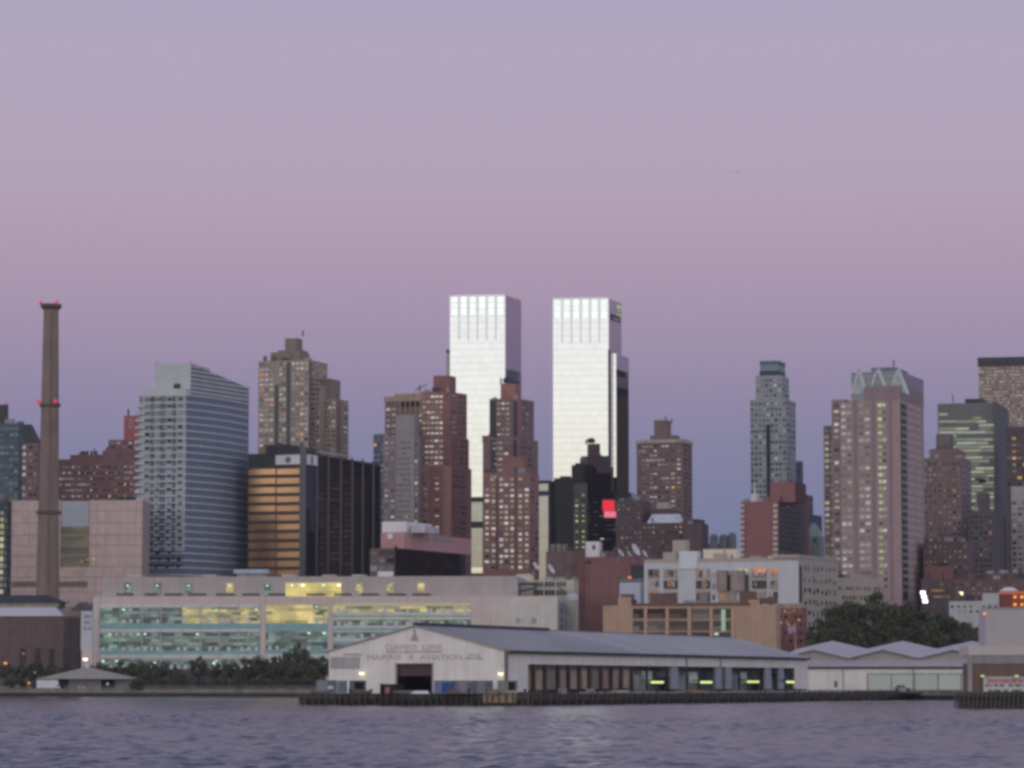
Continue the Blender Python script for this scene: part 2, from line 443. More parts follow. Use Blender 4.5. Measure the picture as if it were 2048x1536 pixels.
def mirror_tower(xl, xc, xr, yt, ys, label, ang, dep=27):
    b = Bld('glass_skyscraper', label, 'skyscraper', xc, 1913, 800, ang, group='mirrored twin towers')
    t = b.tier('facade', MIR, xl, xc, xr, yt, dep=dep)
    b.panel('side_facade', MIRS, t, 's', xc + .6, xr, yt + 6, 1150, .2)
    n = 6; w = (xc - xl) / n
    for i in range(n):
        x = xl + w*(i + .5)
        for (a, c) in ((yt + 4, yt + 14), (yt + 17, yt + 25), (yt + 28, yt + 39)):
            b.panel('crown_lamp', MATS['crown_lamp'], t, 'f', x - 4.6, x + 4.6, a, c, .25)
        if i: b.panel('fin', FIN, t, 'f', xl + w*i - 1.6, xl + w*i + 1.6, yt + 2, ys, .3)
    b.panel('crown_rail', FIN, t, 'f', xl, xc, yt - .5, yt + 2.5, .4)
    return b, t
b, t = mirror_tower(900, 1010, 1042, 590, 680, 'mirrored glass tower with red warning lights on its lamp-lit crown', 9.6)
b.panel('lower_facade', MIR2, t, 'f', 936, 972, 1003, 1135, .12)
for a, c in ((994,1004),(1043,1056)): b.panel('spandrel_band', DARK, t, 'f', 936, 972, a, c, .3)
for px, yy in ((906, 1), (1004, 1)):
    P, _, z = b.hit(px, 590, (0, yy), (1, 0)); beacon(b.o, P.x, yy, t.z1 + .8)
q = t.poly[2]; beacon(b.o, q[0] - 1.5, q[1] - 1.5, t.z1 + .8)
b.tier('shoulder', glass('shoulder_glass', (.6,.62,.66), .25, .25, .1, floors=(3.9,.4)), 893, 899, 903, 702, yoff=14, dep=6)
b.panel('duct_grille', DARK, t, 'f', 892.5, 899.5, 699, 704, -13)
b, t = mirror_tower(1106, 1217, 1243, 596, 686, 'mirrored glass tower with a lower dark sided wing beside it', 7.1)
b.panel('roof_grille', DARK, t, 's', 1221, 1239, 631, 643, .5)
b.panel('roof_vent', CONC, t, 's', 1224, 1236, 636, 642, .7)
for i in range(3):
    b.panel('lit_window', MATS['lit_green'], t, 's', 1233, 1240, 612 + i*8, 616 + i*8, .6)
b.panel('corner_fin', DARK, t, 's', 1216.5, 1219.5, 700, 970, .4)
w_ = b.tier('wing', MIR, 1221, 1232, 1257, 707, yoff=9, dep=24)
b.panel('wing_facade', MIRS, w_, 's', 1232.5, 1257, 712, 742, .2)
b.panel('wing_dark_reflection', DGL, w_, 's', 1232.5, 1257, 742, 990, .2)  # dark reflection on the wing side, put into the panel colour
b.panel('wing_louvre', BLACK, w_, 's', 1233, 1250, 742, 754, .4)
b.finish()

b = Bld('glass_podium', 'dark mirrored glass podium below the twin towers with a red lit sign', 'podium', 1217, 1904, 1000, 7.8)
t = b.tier('facade', DGL, 1102, 1150, 1160, 962, dep=10)
xa_, xb_ = (b.hit(p, 1000, (0, 0), (1, 0))[0].x for p in (1074, 1103))
MB().prism([(xa_, 1.2), (xb_, -.25), (xb_, 9), (xa_, 9)], 0, t.z1 - .1).build('canted_facade', MIR2, b.o)
t2 = b.tier('dark_facade', DGL, 1146, 1262, 1276, 985, yoff=-7, dep=30)  # dark reflections are in the tint of this front
for a, c in ((961,967),(982,991)): b.panel('spandrel_band', DARK, t, 'f', 1074, 1102, a, c, .6, -.2)
for xl_, xc_, xr_, y_, yo in ((1143,1181,1186,930,-3.2),(1178,1216,1222,946,-2.4),(1150,1166,1170,926,-2.0),(1108,1146,1149,956,-1.5),(1120,1138,1142,952,-1.0)):
    b.tier('reflected_step', DGL, xl_, xc_, xr_, y_, yoff=yo, dep=abs(yo) - .3)  # blocks built in place of the stepped dark reflection on the tower
sh = b.tier('reflected_shaft', wall('reflected_shaft_grey', seen(64,64,62), .15), 1147, 1173, 1175, 966, yoff=-7.6, dep=.5)  # strip painted as a building mirrored in the podium glass
b.win(sh, 'f', 2, 985, 1110, 12, .4, .4, m='window_green', lit=.6, lm='lit_pale')  # lit windows of that mirrored building
b.win(t2, 'f', 9, 1000, 1110, 12, .7, .35, m='window_dim', lit=.10, lm='lit_pale', drop=.5)
b.win(t, 'f', 9, 985, 1100, 11, .6, .3, upx=(1103,1148), m='window_dim', lit=.3, lm='lit_pale', drop=.8)
b.finish()
sg = thing('lit_sign', W(1218, 1018, 1894), -R(6.6), 'glowing red sign with a pink line of lettering on the dark podium', 'sign')
sg.rotation_euler.z = R(8)
lit('sign_red', (255,34,60), .78, .1); lit('sign_pink', (255,130,150), .85, .1)
k_ = 1894/FPX
MB().box(-13*k_,-1*k_,-1,0,-4*k_,18*k_).box(-11*k_,11*k_,-1,0,-4*k_,17.5*k_).build('logo_panel', MATS['sign_red'], sg)
MB().box(-10*k_,15*k_,-1.1,0,-17*k_,-5*k_).build('lettering_panel', MATS['sign_pink'], sg)
MB().box(-13*k_,16*k_,0,.8,-19*k_,20*k_).build('frame', BLACK, sg)

# ------------------------------------------------------------------ brick apartment towers in front of them
BR1 = wall('brick_rust', seen(112,80,79), .14); BR1D = wall('brick_dark_rust', seen(102,68,68), .14)
BR2 = wall('brick_brown', seen(94,74,76), .12); BRT = wall('brick_tan', seen(124,104,94), .1)
GRB = wall('brick_grey', seen(100,88,96), .12); SLT = wall('slate', seen(70,78,88), .15, bands=(3,.3))

b = Bld('apartment_tower', 'tan topped brown apartment tower with a dark roof terrace, beside the stepped red tower', 'apartment tower', 845, 1765, 800, 20)
t = b.tier('wall', BR2, 770, 868, 890, 800)
b.tier('cornice', BRT, 768, 869, 892, 790, 801, yoff=-.6)
b.tier('roof_block', BRT, 788, 850, 862, 786, 791, yoff=4)
b.panel('terrace_shade', BLACK, t, 'f', 800, 843, 801, 813, .2)  # black sheet paints the shade inside the recess below the cornice
for i in range(5): b.panel('terrace_column', BRT, t, 'f', 800 + i*10, 802 + i*10, 797, 828, .5)
b.win(t, 'f', 2, 812, 900, 8, .7, .45, upx=(771,793), m='window_pale')
b.win(t, 'f', 6, 826, 1030, 19, .6, .4, upx=(795,846), m='window', lit=.03)
MB().tube((-4,6,t.z1), (-4,6,t.z1+9), .3).tube((-7,6,t.z1+6), (0,6,t.z1+9), .25).build('antenna', DARK, b.o)
b.finish()
b = Bld('apartment_tower', 'slim slate glass apartment slab behind the black office tower', 'apartment tower', 768, 1730, 900, 18)
t = b.tier('wall', SLT, 747, 768, 775, 868)
b.win(t, 'f', 3, 874, 1040, 16, .8, .5, m='window_blue', lit=.04); b.finish()
b = Bld('apartment_tower', 'plain grey brown apartment tower with one column of lit windows', 'apartment tower', 834, 1700, 900, 18)
t = b.tier('wall', GRB, 766, 838, 846, 872)
t2 = b.tier('raised_front', wall('grey_stucco', seen(112,102,110), .08), 792, 829, 836, 829, yoff=-1)
b.win(t, 'f', 1, 885, 1060, 16, .8, .5, upx=(822,836), m='window_green', lit=.3, lm='lit_green')
b.win(t2, 'f', 5, 880, 1060, 17, .5, .4, u=(.05,.8), m='window_dim', lit=.01)
b.win(t, 'f', 2, 880, 1060, 17, .6, .4, upx=(767,791), m='window', lit=.06)
b.finish()
b = Bld('apartment_tower', 'stepped red brick apartment tower with a square brick tank house, tan tower beside it', 'apartment tower', 899, 1712, 900, 4)
t1 = b.tier('wall', BR1, 843, 899, 934, 783, yb=874, dep=17)
t2 = b.tier('middle_wall', BR1, 838, 901, 938, 873, yb=933, yoff=-2, dep=21)
t3 = b.tier('lower_wall', wall('brick_pink', seen(118,84,82), .1), 835, 902, 943, 932, yoff=-4, dep=25)
b.tier('tank_house', BR1D, 867, 899, 912, 751, 785, yoff=4, dep=9)
for tt, y0, y1, n in ((t1,788,872,8),(t2,876,932,5)):
    b.win(tt, 'f', 5, y0, y1, n, .8, .42, u=(.02,.78), m='window_pale', lit=.0)
    b.win(tt, 's', 1, y0, y1, n, .8, .42, u=(.05,.42), m='window_pale', lit=.02)
    b.win(tt, 's', 2, y0, y1, n, .6, .4, u=(.5,.95), m='window_dim')
b.panel('brick_pier', BR1D, t1, 'f', 886, 899, 784, 873, .25); b.panel('brick_pier', BR1D, t2, 'f', 888, 901, 874, 932, .25)
b.panel('brick_bay', BR1D, t3, 'f', 858, 886, 934, 1075, .3)
b.win(t3, 'f', 1, 940, 1070, 12, .7, .35, upx=(842,856), m='window_dim', lit=.05)
b.win(t3, 'f', 1, 940, 1070, 12, .7, .3, upx=(868,880), m='window', lit=.12, proud=.4)
b.win(t3, 's', 2, 938, 1072, 13, .8, .42, u=(.05,.75), m='window_pale', lit=.05)
b.finish()

b = Bld('apartment_tower', 'dark red brick apartment tower whose tank house stands before the mirrored facade', 'apartment tower', 1036, 1694, 900, 5)
t1 = b.tier('wall', BR2, 979, 1036, 1068, 797, yb=877, dep=18)
t2 = b.tier('middle_wall', BR2, 967, 1038, 1076, 876, yoff=-2, dep=22)
b.tier('tank_house', wall('brick_terracotta', seen(122,82,78), .1), 1001, 1030, 1042, 767, 799, yoff=4, dep=10)
MB().lathe([(2.6,t1.z1+9),(2.6,t1.z1+11),(1.6,t1.z1+12)], 10, (-6,10)).build('roof_tank', DARK, b.o)
MB().tube((-9.5,8,t1.z1+8),(-9.5,8,t1.z1+11.5),.5).build('vent_pipe', BR1D, b.o)
for tt, y0, y1, n in ((t1,802,874,7),(t2,880,1100,20)):
    b.panel('dark_bay', DARK, tt, 'f', 980 if n == 7 else 981, 992, y0, y1, .12)
    b.win(tt, 'f', 3, y0, y1, n, .75, .42, u=(.24,.72), m='window')
    b.panel('dark_bay', DARK, tt, 'f', 1027, 1034, y0, y1, .12)
    b.win(tt, 's', 2, y0, y1, n, .72, .42, u=(.1,.7), m='window_pale', lit=.05)
b.panel('brick_pier', BR1, t1, 's', 1036.5, 1044, 798, 877, .2); b.finish()

b = Bld('apartment_tower', 'shorter red brick apartment block with a dense grid of pale windows', 'apartment tower', 1060, 1610, 1000, 4)
t = b.tier('wall', BR1, 966, 1060, 1078, 945, dep=14)
b.tier('tank_house', wall('brick_rose', seen(110,78,78), .1), 1007, 1048, 1056, 914, 947, yoff=3, dep=8)
b.win(t, 'f', 2, 950, 962, 2, .7, .5, upx=(980,995), m='window_pale', lit=0)
for u0, u1, n in ((969,979,1),(982,992,1),(998,1007,1),(1008,1017,1),(1020,1029,1),(1036,1045,1),(1049,1058,1)):
    y0 = 953 if 975 < u0 < 1046 else 974
    b.win(t, 'f', n, y0, 1140, 17 if y0 == 953 else 15, .85, .55, upx=(u0,u1), m='window_pale', lit=.03)
for x in (994, 1031): b.panel('downpipe', DARK, t, 'f', x - 1, x + 1, 950, 1140, .2)
b.win(t, 's', 2, 955, 1140, 16, .5, .4, m='window_dim', drop=.4)
b.finish()

# ------------------------------------------------------------------ gold banded office tower with black side
GOLD = glass('gold_glass', (.98,.63,.34), .42, .60, .2); SPB = wall('bronze_spandrel', seen(56,47,49), .1, .7)
BLK = glass('black_glass', (.6,.7,.85), .035, .06, .06); MULL = wall('grey_mullion', seen(66,67,74), .05, .5)
b = Bld('office_tower', 'black office tower whose river front has gold glass bands and a white roof sign', 'office tower', 611, 1500, 1000, 21)
t = b.tier('wall', wall('dark_cladding', seen(40,40,46), .15, .5), 497, 611, 760, 905)
for i in range(12):
    y = 937.5 + i*18.4
    b.panel('spandrel_band', SPB, t, 'f', 497, 599, y - 6.5, y, .2)
    b.panel('window_band', GOLD, t, 'f', 497, 551.5, y, y + 12, .15); b.panel('window_band', GOLD, t, 'f', 553, 599, y, y + 12, .15)
b.panel('spandrel_band', SPB, t, 'f', 497, 599, 937.5 + 12*18.4 - 6.5, 1166, .2)
b.panel('mullion', SPB, t, 'f', 551.2, 553.2, 906, 1160, .3)
b.panel('corner_column', MULL, t, 'f', 600, 611.5, 893, 1160, .5)
ex = [611, 632, 655, 680, 703, 724, 745, 760]
for i in range(7):
    b.panel('curtain_wall', BLK, t, 's', ex[i] + 2, ex[i+1], 908 + i*4, 1160, .1)
    if i: b.panel('mullion', MULL, t, 's', ex[i] - 1, ex[i] + 2, 904 + i*3, 1160, .35)
b.win(t, 's', 14, 960, 1140, 11, .5, .3, m='window_dim', drop=.9, lit=.04, lm='lit_orange', proud=.15)
sp = b.panel('sign_board', WHITE, t, 'f', 552, 601, 910, 929, .5); ss = b.panel('sign_board', WHITE, t, 's', 613, 633, 910, 930, .5)
EMB = wall('emblem_blue', seen(84,84,104), .15)
P, _, z = b.hit(577, 919.5, (0, 0), (1, 0)); r_ = 6.6*1500/FPX
MB().add([(P.x + r_*math.cos(a*.3142), -.62, z + r_*math.sin(a*.3142)) for a in range(20)], [tuple(range(20))[::-1]]).build('emblem', EMB, sp)
b.panel('emblem', EMB, t, 's', 620, 624, 912, 929, .6, parent=ss)
roof = b.tier('plant_room', DARK, 520, 596, 640, 893, 906, yoff=4)
b.tier('plant_room', DARK, 527, 580, 612, 889, 895, yoff=8)
MB().lathe([(2.4,0),(2.4,4),(1.5,5)], 10, (-16,6)).build('roof_tank', DARK, b.o).location.z = t.z1
MB().box(-25,-22,3,6,t.z1,t.z1+3.5).build('roof_unit', wall('roof_unit', seen(120,100,96)), b.o)
b.panel('parapet_cap', wall('pale_cap', seen(140,126,140)), t, 's', 633, 700, 906.5, 909, .4)
b.finish()

# ------------------------------------------------------------------ silver glass condominium with a curved side
b = Bld('condominium_tower', 'silver and blue glass condominium tower with curved banded side and sloping crown', 'condominium', 372, 1480, 900, 16)
SIL = wall('silver_panel', seen(140,137,146), .06, .5); CUR = wall('blue_curtain_wall', seen(76,82,102), .16, .3, scale=.6)
t = b.tier('core', DARK, 279, 372, 497, 790, build=False)
x0, ex = t.x0, t.dep
side = []
for k in range(13):
    px = 372 + (497 - 372)*k/12
    f = k/12.0
    q = b.hit(px, 900, (9*math.sin(math.pi*f*.5)*1.0, 0), (0, 1))[0]
    side.append((q.x, q.y))
poly = [(x0, 0)] + side + [(x0 + 4, side[-1][1])]
MB().prism(poly, 0, t.z1).build('curtain_wall', CUR, b.o)
def off(pl, d): return [(x + (d if x > x0 + 3 else -d*.5), y - (d if y < 1 else 0)) for x, y in pl]
nfl = 25; fz = b.z(t, 'f', 1150); step = (t.z1 - fz)/nfl
for i in range(nfl + 1):
    z = fz + i*step
    MB().prism(off(poly, .35), z - .30, z + .30).build('floor_band', SIL, b.o)
FACE = wall('pale_facade', seen(120,122,130), .08)
for a, c in ((283,300),(309,319),(331,344),(352,371)):
    b.panel('facade_strip', FACE, t, 'f', a, c, 790, 1102, .25)
for a, c in ((300,309),(319,331),(344,352)):
    b.win(t, 'f', 2, 792, 1140, nfl, .8, .62, upx=(a,c), m='window_blue', lit=.012, proud=.12, tilt=1)
b.win(t, 'f', 4, 792, 1140, nfl, .45, .5, upx=(283,371), m='window_dim', lit=.0, proud=.3, tilt=1)
for i in range(22):
    z = fz + (i + 2.5)*step
    MB().box(x0 - 1.6, x0 + 3, -.9, 4, z - .25, z + .9).build('balcony', SIL, b.o)
b.win(t, 's', 5, 820, 1120, 20, .2, .2, u=(.05,.5), m='window_dim', drop=.93, lit=.5, lm='lit_warm', proud=4.5)
b.tier('parapet', SIL, 283, 372, 400, 777, 791, yoff=1.5)
c = b.tier('crown', SIL, 310, 381, 420, 727, 792, yoff=5)
LOUV = wall('dark_louvre', seen(86,84,96), .08, .5)
# sloping roof behind the crown, with louvre courses on its side
zr = c.z1; A = c.x1; yf = 5; ye = side[-1][1]; ze = b.z(t, 's', 786, 1.0)
ys = [(yf, zr), (ye, ze)]
def slope(z): return yf + (ye - yf)*(zr - z)/(zr - ze)
q2 = side[-1][0]
zl = t.z1 - .5
MB().hexa([(A-14,yf+.5,zl),(A,yf+.5,zl),(q2,ye,zl),(q2-14,ye,zl)], [(A-14,yf+.5,zr),(A,yf+.5,zr),(q2,ye,ze),(q2-14,ye,ze)]).build('sloping_roof', LOUV, b.o)
for i in range(7):
    zz = zl + 2.2 + i*(zr - zl - 2)/7
    yy = min(ye, slope(zz + .6)) if zz > ze else ye
    f = (yy - yf)/(ye - yf)
    MB().prism([(A+.3,yf+.5),(A + (q2-A)*f + .3, yy),(A + (q2-A)*f - .5, yy),(A-.5,yf+.5)], zz, zz + .7).build('louvre_course', SIL, b.o)
MB().box(-8,-5,4.6,5.2,t.z1+3.5,t.z1+5.6).build('crown_vent', DARK, b.o)
for px in (312, 380):
    P, _, z = b.hit(px, 725, (0, 5), (1, 0)); beacon(b.o, P.x, 6, zr + .8)
b.finish()

# ------------------------------------------------------------------ tan stepped tower
TAN = wall('tan_brick', seen(118,104,100), .1); TAND = wall('dark_tan_brick', seen(100,86,84), .1)
b = Bld('apartment_tower', 'tan apartment tower with stepped tank house, rising behind the black office tower', 'apartment tower', 618, 1760, 800, 20)
t3 = b.tier('rear_wall', TAN, 600, 672, 697, 797, yoff=14)
b.tier('rear_step', TAND, 640, 660, 681, 757, 800, yoff=16)
t2 = b.tier('step_wall', TAN, 612, 640, 657, 770, yoff=7)
t = b.tier('wall', TAN, 517, 618, 655, 719)
b.tier('tank_house', TAND, 541, 600, 619, 703, 720, yoff=4); b.tier('tank_house', TAND, 556, 600, 616, 699, 704, yoff=6)
b.tier('upper_tank_house', TAND, 570, 594, 605, 676, 704, yoff=8)
MB().tube((-9,12,t.z1+14),(-9,12,t.z1+17),.4).build('mast', DARK, b.o)
b.panel('recess_shade', wall('recess_shade', seen(62,62,70)), t, 'f', 573, 581, 724, 905, .12)  # dark strips on the flat wall paint the shade of recesses
b.panel('recess_shade', MATS['recess_shade'], t, 'f', 549, 557, 770, 905, .12)
b.panel('recess_shade', MATS['recess_shade'], t, 's', 618.5, 622, 724, 905, .12)
for a, c, n, m in ((518,548,3,'window_bright'),(558,572,2,'window_green'),(582,617,4,'window_bright')):
    b.win(t, 'f', n, 723, 905, 18, .78, .5, upx=(a,c), m=m, lit=.015, lm='lit_orange')
b.win(t, 's', 4, 726, 905, 18, .7, .45, u=(.1,.95), m='window', lit=.01)
b.win(t3, 'f', 5, 802, 905, 11, .7, .45, u=(.4,1), m='window', lit=.02); b.win(t3, 's', 2, 802, 905, 11, .6, .45, m='window')
b.win(t2, 'f', 3, 775, 905, 14, .7, .45, u=(.1,1), m='window')
b.panel('brick_pier', BR2, t3, 's', 673, 681, 800, 905, .2)
b.finish()
# ------------------------------------------------------------------ far side of the skyline: left
BRW = wall('brick_maroon', seen(92,66,70), .12)
b = Bld('apartment_block', 'wide maroon brick block with roof setbacks and a red brick tank house', 'apartment block', 300, 1650, 950, 8)
t = b.tier('wall', BRW, 114, 300, 320, 917); t2 = b.tier('setback_wall', BRW, 150, 300, 320, 908, yoff=3)
t3 = b.tier('penthouse', BRW, 217, 300, 320, 879, yoff=5); b.tier('setback_wall', BRW, 205, 300, 320, 900, yoff=4)
t4 = b.tier('tank_house', wall('brick_red', seen(120,66,68), .08), 248, 300, 320, 831, yoff=7)
b.panel('tank_house_panel', wall('grey_red', seen(122,98,104)), t4, 'f', 257, 266, 836, 858, .2)
MB().tube((-14,10,t4.z1),(-14,10,t4.z1+3.5),.5).build('vent_pipe', DARK, b.o)
b.win(t, 'f', 26, 928, 998, 6, .6, .38, m='window_bright', lit=.06, upx=(118,278))
b.win(t3, 'f', 5, 882, 898, 2, .6, .45, m='window_bright', lit=.02, upx=(219,278))
for x in (164,172,181,190): b.panel('roof_vent', DARK, t2, 'f', x, x+5, 902, 909, .2)
b.finish()

b = Bld('apartment_tower', 'slate apartment tower with dark roof block and a red warning light', 'apartment tower', 38, 1560, 950, 16)
t = b.tier('wall', SLT, -40, 38, 46, 846); c = b.tier('roof_block', DARK, -20, 14, 17, 809, 847, yoff=3)
beacon(b.o, c.x1 - .6, 3.6, c.z1 + .8)
b.win(t, 'f', 6, 852, 1010, 13, .8, .5, m='window_blue', lit=.05, upx=(-20,37)); b.finish()
b = Bld('apartment_tower', 'brown tower with sloping dark mansard roof and a column of lit windows', 'apartment tower', 76, 1640, 950, 16)
t = b.tier('wall', BR2, 30, 76, 84, 886); zt = b.z(t, 'f', 848)
MB().prism(t.poly, t.z1, zt, [(t.x0, 1), (t.x1-5, 2), (t.x1-5, t.dep-1), (t.x0, t.dep-1)]).build('mansard_roof', DARK, b.o)
b.win(t, 'f', 1, 888, 1010, 9, .9, .5, upx=(42,52), m='window_bright', lit=.35, lm='lit_pale')
b.win(t, 'f', 2, 888, 1010, 9, .6, .45, upx=(56,75), m='window_dim', lit=.02); b.finish()
b = Bld('apartment_tower', 'low dark glass block with a yellow lit stair column, beside the pink panelled building', 'apartment block', 14, 1400, 1100, 14)
t = b.tier('wall', wall('charcoal', seen(50,54,62)), -60, 14, 24, 1002)
b.win(t, 'f', 1, 1020, 1190, 13, .8, .7, upx=(-2,8), m='window_green', lit=.8, lm='lit_pale')
b.win(t, 'f', 1, 1010, 1190, 14, .8, .6, upx=(9,14), m='window_blue', lit=0); b.win(t, 's', 2, 1010, 1190, 14, .7, .5, m='window_dim', lit=.0); b.finish()

# ------------------------------------------------------------------ pink panelled building
PNK = wall('pink_panel', seen(156,134,136), .12, ribs=(1.75, .09)); PNKJ = wall('pink_joint', seen(122,102,106), .08)
b = Bld('panelled_building', 'windowless pink building of scalloped panel courses with an olive glass bay', 'panelled building', 284, 1450, 1100, 5)
t = b.tier('wall', PNKJ, 22, 284, 300, 1001)
ys = [1001, 1023, 1047, 1071, 1092, 1113, 1134, 1155, 1185, 1215]
o, v = t.f
for i in range(9):
    za, zb = b.z(t, 'f', ys[i+1]) + .40, b.z(t, 'f', ys[i])
    for a, c in ((22,121),(179,284)) if i < 6 else ((22,284),):
        xa, xb = b.u(t,'f',a,1100)*v[0] + o[0], b.u(t,'f',c,1100)*v[0] + o[0]
        MB().hexa([(xa,-.15,za),(xb,-.15,za),(xb,.3,za),(xa,.3,za)], [(xa,-.75,zb),(xb,-.75,zb),(xb,.3,zb),(xa,.3,zb)]).build('panel_course', PNK, b.o)
b.panel('glass_bay', wall('bay_panel', seen(128,128,140), .05), t, 'f', 124, 178, 1003, 1053, .3)
OLV = interior('olive_interior', (72,66,56), (112,100,70), .55, (5,1.6), 0)
b.panel('glass_bay', OLV, t, 'f', 122, 178, 1053, 1135, .3, label='olive lit glass bay')
for k in range(3): b.panel('bay_transom', PNKJ, t, 'f', 122, 178, 1070+k*20, 1072+k*20, .4)
for a, c in ((24,72),(118,175)): b.panel('slot_window', wall('olive_dark', seen(92,80,66), .1, .4), t, 'f', a, c, 1163, 1173, .9)
for x, y in ((164,1123),(175,1119),(188,1119),(146,1143),(154,1143)):
    b.panel('wall_lamp', MATS['lit_warm'], t, 'f', x-1.5, x+1.5, y-1.5, y+1.5, 1.2)
for x in (236,250,262): b.panel('roof_unit', DARK, t, 'f', x-4, x+4, 993, 1002, -2, 6)
b.finish()

# ------------------------------------------------------------------ chimney
b = Bld('chimney', 'tall tapering brown brick chimney with red lights on its rim and ring', 'chimney', 95, 1400, 1200, 0)
CHM = wall('chimney_brick', seen(98,82,80), .14, scale=.12)
mp = 1400/FPX; zz = lambda y: CAMZ + (1371-y)*mp - 2.6
H = zz(608)
def cr(z): return mp*(25.5 - (25.5-14.8)*z/H)
MB().lathe([(cr(0),0),(cr(H*.3),H*.3),(cr(H*.6),H*.6),(cr(H),H)], 28).build('shaft', CHM, b.o)
MB().lathe([(cr(H)+.1,H-2.2),(cr(H)+1.3,H-1.2),(cr(H)+1.3,H+.2),(cr(H)-.6,H+.25)], 28).build('rim', wall('soot', seen(64,54,56)), b.o)
for y, e in ((811,.75),(1026,.9)):
    z = zz(y); MB().lathe([(cr(z)-.2,z-1),(cr(z)+e,z-.5),(cr(z)+e,z+.6),(cr(z)-.2,z+.7)], 28).build('ring', wall('ring_iron', seen(74,62,66)), b.o)
for a, y in ((180,606),(-50,607),(190,806),(-55,806)):
    z = zz(y); r = cr(min(z,H)) + 1.2; beacon(b.o, r*math.cos(R(a)), r*math.sin(R(a)), z+.4, .85)
for a in (60, 85, 110):
    pass
MB().box(-.25,.25,-cr(0)-.2,-cr(0)+.3,0,3).tube((1,-cr(0)-.1,0),(1*cr(H)/cr(0),-cr(H)-.15,H-3),.18).build('ladder', RUST, b.o)
b.finish()

# ------------------------------------------------------------------ brick powerhouse at the foot of the chimney
b = Bld('powerhouse', 'long brown brick powerhouse with a pale sloping roof and dark clerestory roof', 'powerhouse', 160, 1310, 1300, 6)
PWB = wall('powerhouse_brick', seen(82,66,68), .12)
t = b.tier('wall', PWB, -60, 160, 176, 1232)
z0 = t.z1; z1 = b.z(t,'f',1214); x0 = t.x0; k = 1310/FPX
xs = lambda px: b.hit(px, 1225, (0,0), (1,0))[0].x
MB().hexa([(x0,-.4,z0),(xs(127),-.4,z0),(xs(127),20,z0),(x0,20,z0)], [(x0,4,z1),(xs(106),4,z1),(xs(106),16,z1),(x0,16,z1)]).build('sloping_roof', wall('pale_roof', seen(150,142,156), .05), b.o)
z2 = b.z(t,'f',1205)
MB().box(x0, xs(112), 4.3, 15.7, z1, z2).build('clerestory', wall('ochre_wall', seen(112,104,92)), b.o)
z3 = b.z(t,'f',1189)
MB().hexa([(x0,3.6,z2),(xs(122),3.6,z2),(xs(122),16.2,z2),(x0,16.2,z2)], [(x0,8,z3),(xs(82),8,z3),(xs(82),12,z3),(x0,12,z3)]).build('dark_roof', DARK, b.o)
b.panel('end_recess_shade', wall('recess_shade_brick', seen(56,48,52)), t, 'f', 128, 160, 1236, 1345, .25)  # darker brick panel paints the recessed end of the wall as shaded
for x in (45,75,103,131): b.panel('window', DARK, t, 'f', x-5, x+5, 1297, 1330, .35)
b.panel('wall_coping', wall('coping', seen(104,88,86)), t, 'f', 127, 160, 1222, 1233, .3)
b.finish()
b = Bld('shed', 'small dark hipped roof behind the powerhouse wall', 'shed', 182, 1330, 1220, 4)
t = b.tier('wall', PWB, 142, 182, 190, 1219)
MB().prism(t.poly, t.z1, t.z1 + 3, [(t.x1-5,1.5),(t.x1-.5,1.5),(t.x1-.5,4),(t.x1-5,4)]).build('roof', wall('slate_roof', seen(74,72,82)), b.o)
b.panel('lamp', MATS['lit_orange'], t, 'f', 178, 181, 1206, 1210, .2)

# ------------------------------------------------------------------ big glass fronted building on the shore road
b = Bld('warehouse', 'long pinkish building with bays of lit green glass and a lit rooftop storey', 'warehouse', 1115, 1262, 1250, 4)
PK = wall('pink_concrete', seen(160,141,143), .07); PK2 = wall('mauve_cladding', seen(136,123,127), .07, ribs=(14,.05)); PKW = wall('pale_concrete', seen(162,149,149), .08)
t = b.tier('wall', PK, 186, 1115, 1206, 1192)
up = b.tier('upper_storey', PK2, 205, 1035, 1100, 1152, yoff=7)
for x in (250,400,560,640,700): b.panel('roof_unit', wall('unit_%d' % x, seen(140,126,128)), up, 'f', x, x+26, 1149 - (x % 3), 1154, -6, 14)
b.panel('roof_canopy', wall('canopy_silver', seen(130,134,150)), up, 'f', 464, 532, 1138, 1146, -4, 10); b.panel('canopy_base', GREYM, up, 'f', 470, 528, 1146, 1153, -5, 9)
b.panel('roof_unit', WHITE, up, 'f', 753, 783, 1142, 1154, -4, 8)
LI1 = interior('lit_yellow_room', (88,84,58), (230,208,136), .9, (5.2,1.15), .3)
LI2 = interior('lit_green_room', (36,58,60), (126,162,150), .85, (3.4,1.3), -.05)
LI3 = interior('dim_green_room', (40,56,60), (140,164,156), .8, (3.0,1.2), -.15)
LI4 = interior('mixed_room', (48,60,58), (222,206,144), .85, (3.2,1.1), .05)
LI5 = interior('bright_room', (150,136,82), (228,208,126), .85, (4.5,1.6), .5)
for x, m in ((256,LI3),(315,LI2),(378,LI2),(460,LI1),(535,LI2),(718,LI1),(781,LI1),(842,LI1)):
    f = b.panel('window', m, up, 'f', x-7, x+7, 1166, 1186, .2)
    b.panel('ceiling_lamp', MATS['lamp_green'], up, 'f', x-2.5, x+1.5, 1170, 1172.5, .4, parent=f)
f = b.panel('window', LI5, up, 'f', 571, 683, 1165, 1193, .2, label='wide lit rooftop window')
for x in (584,606,647,678): b.panel('ceiling_lamp', MATS['lamp_white'] if x in (606,678) else MATS['lamp_green'], up, 'f', x-2.5, x+2.5, 1169, 1172, .5, parent=f)
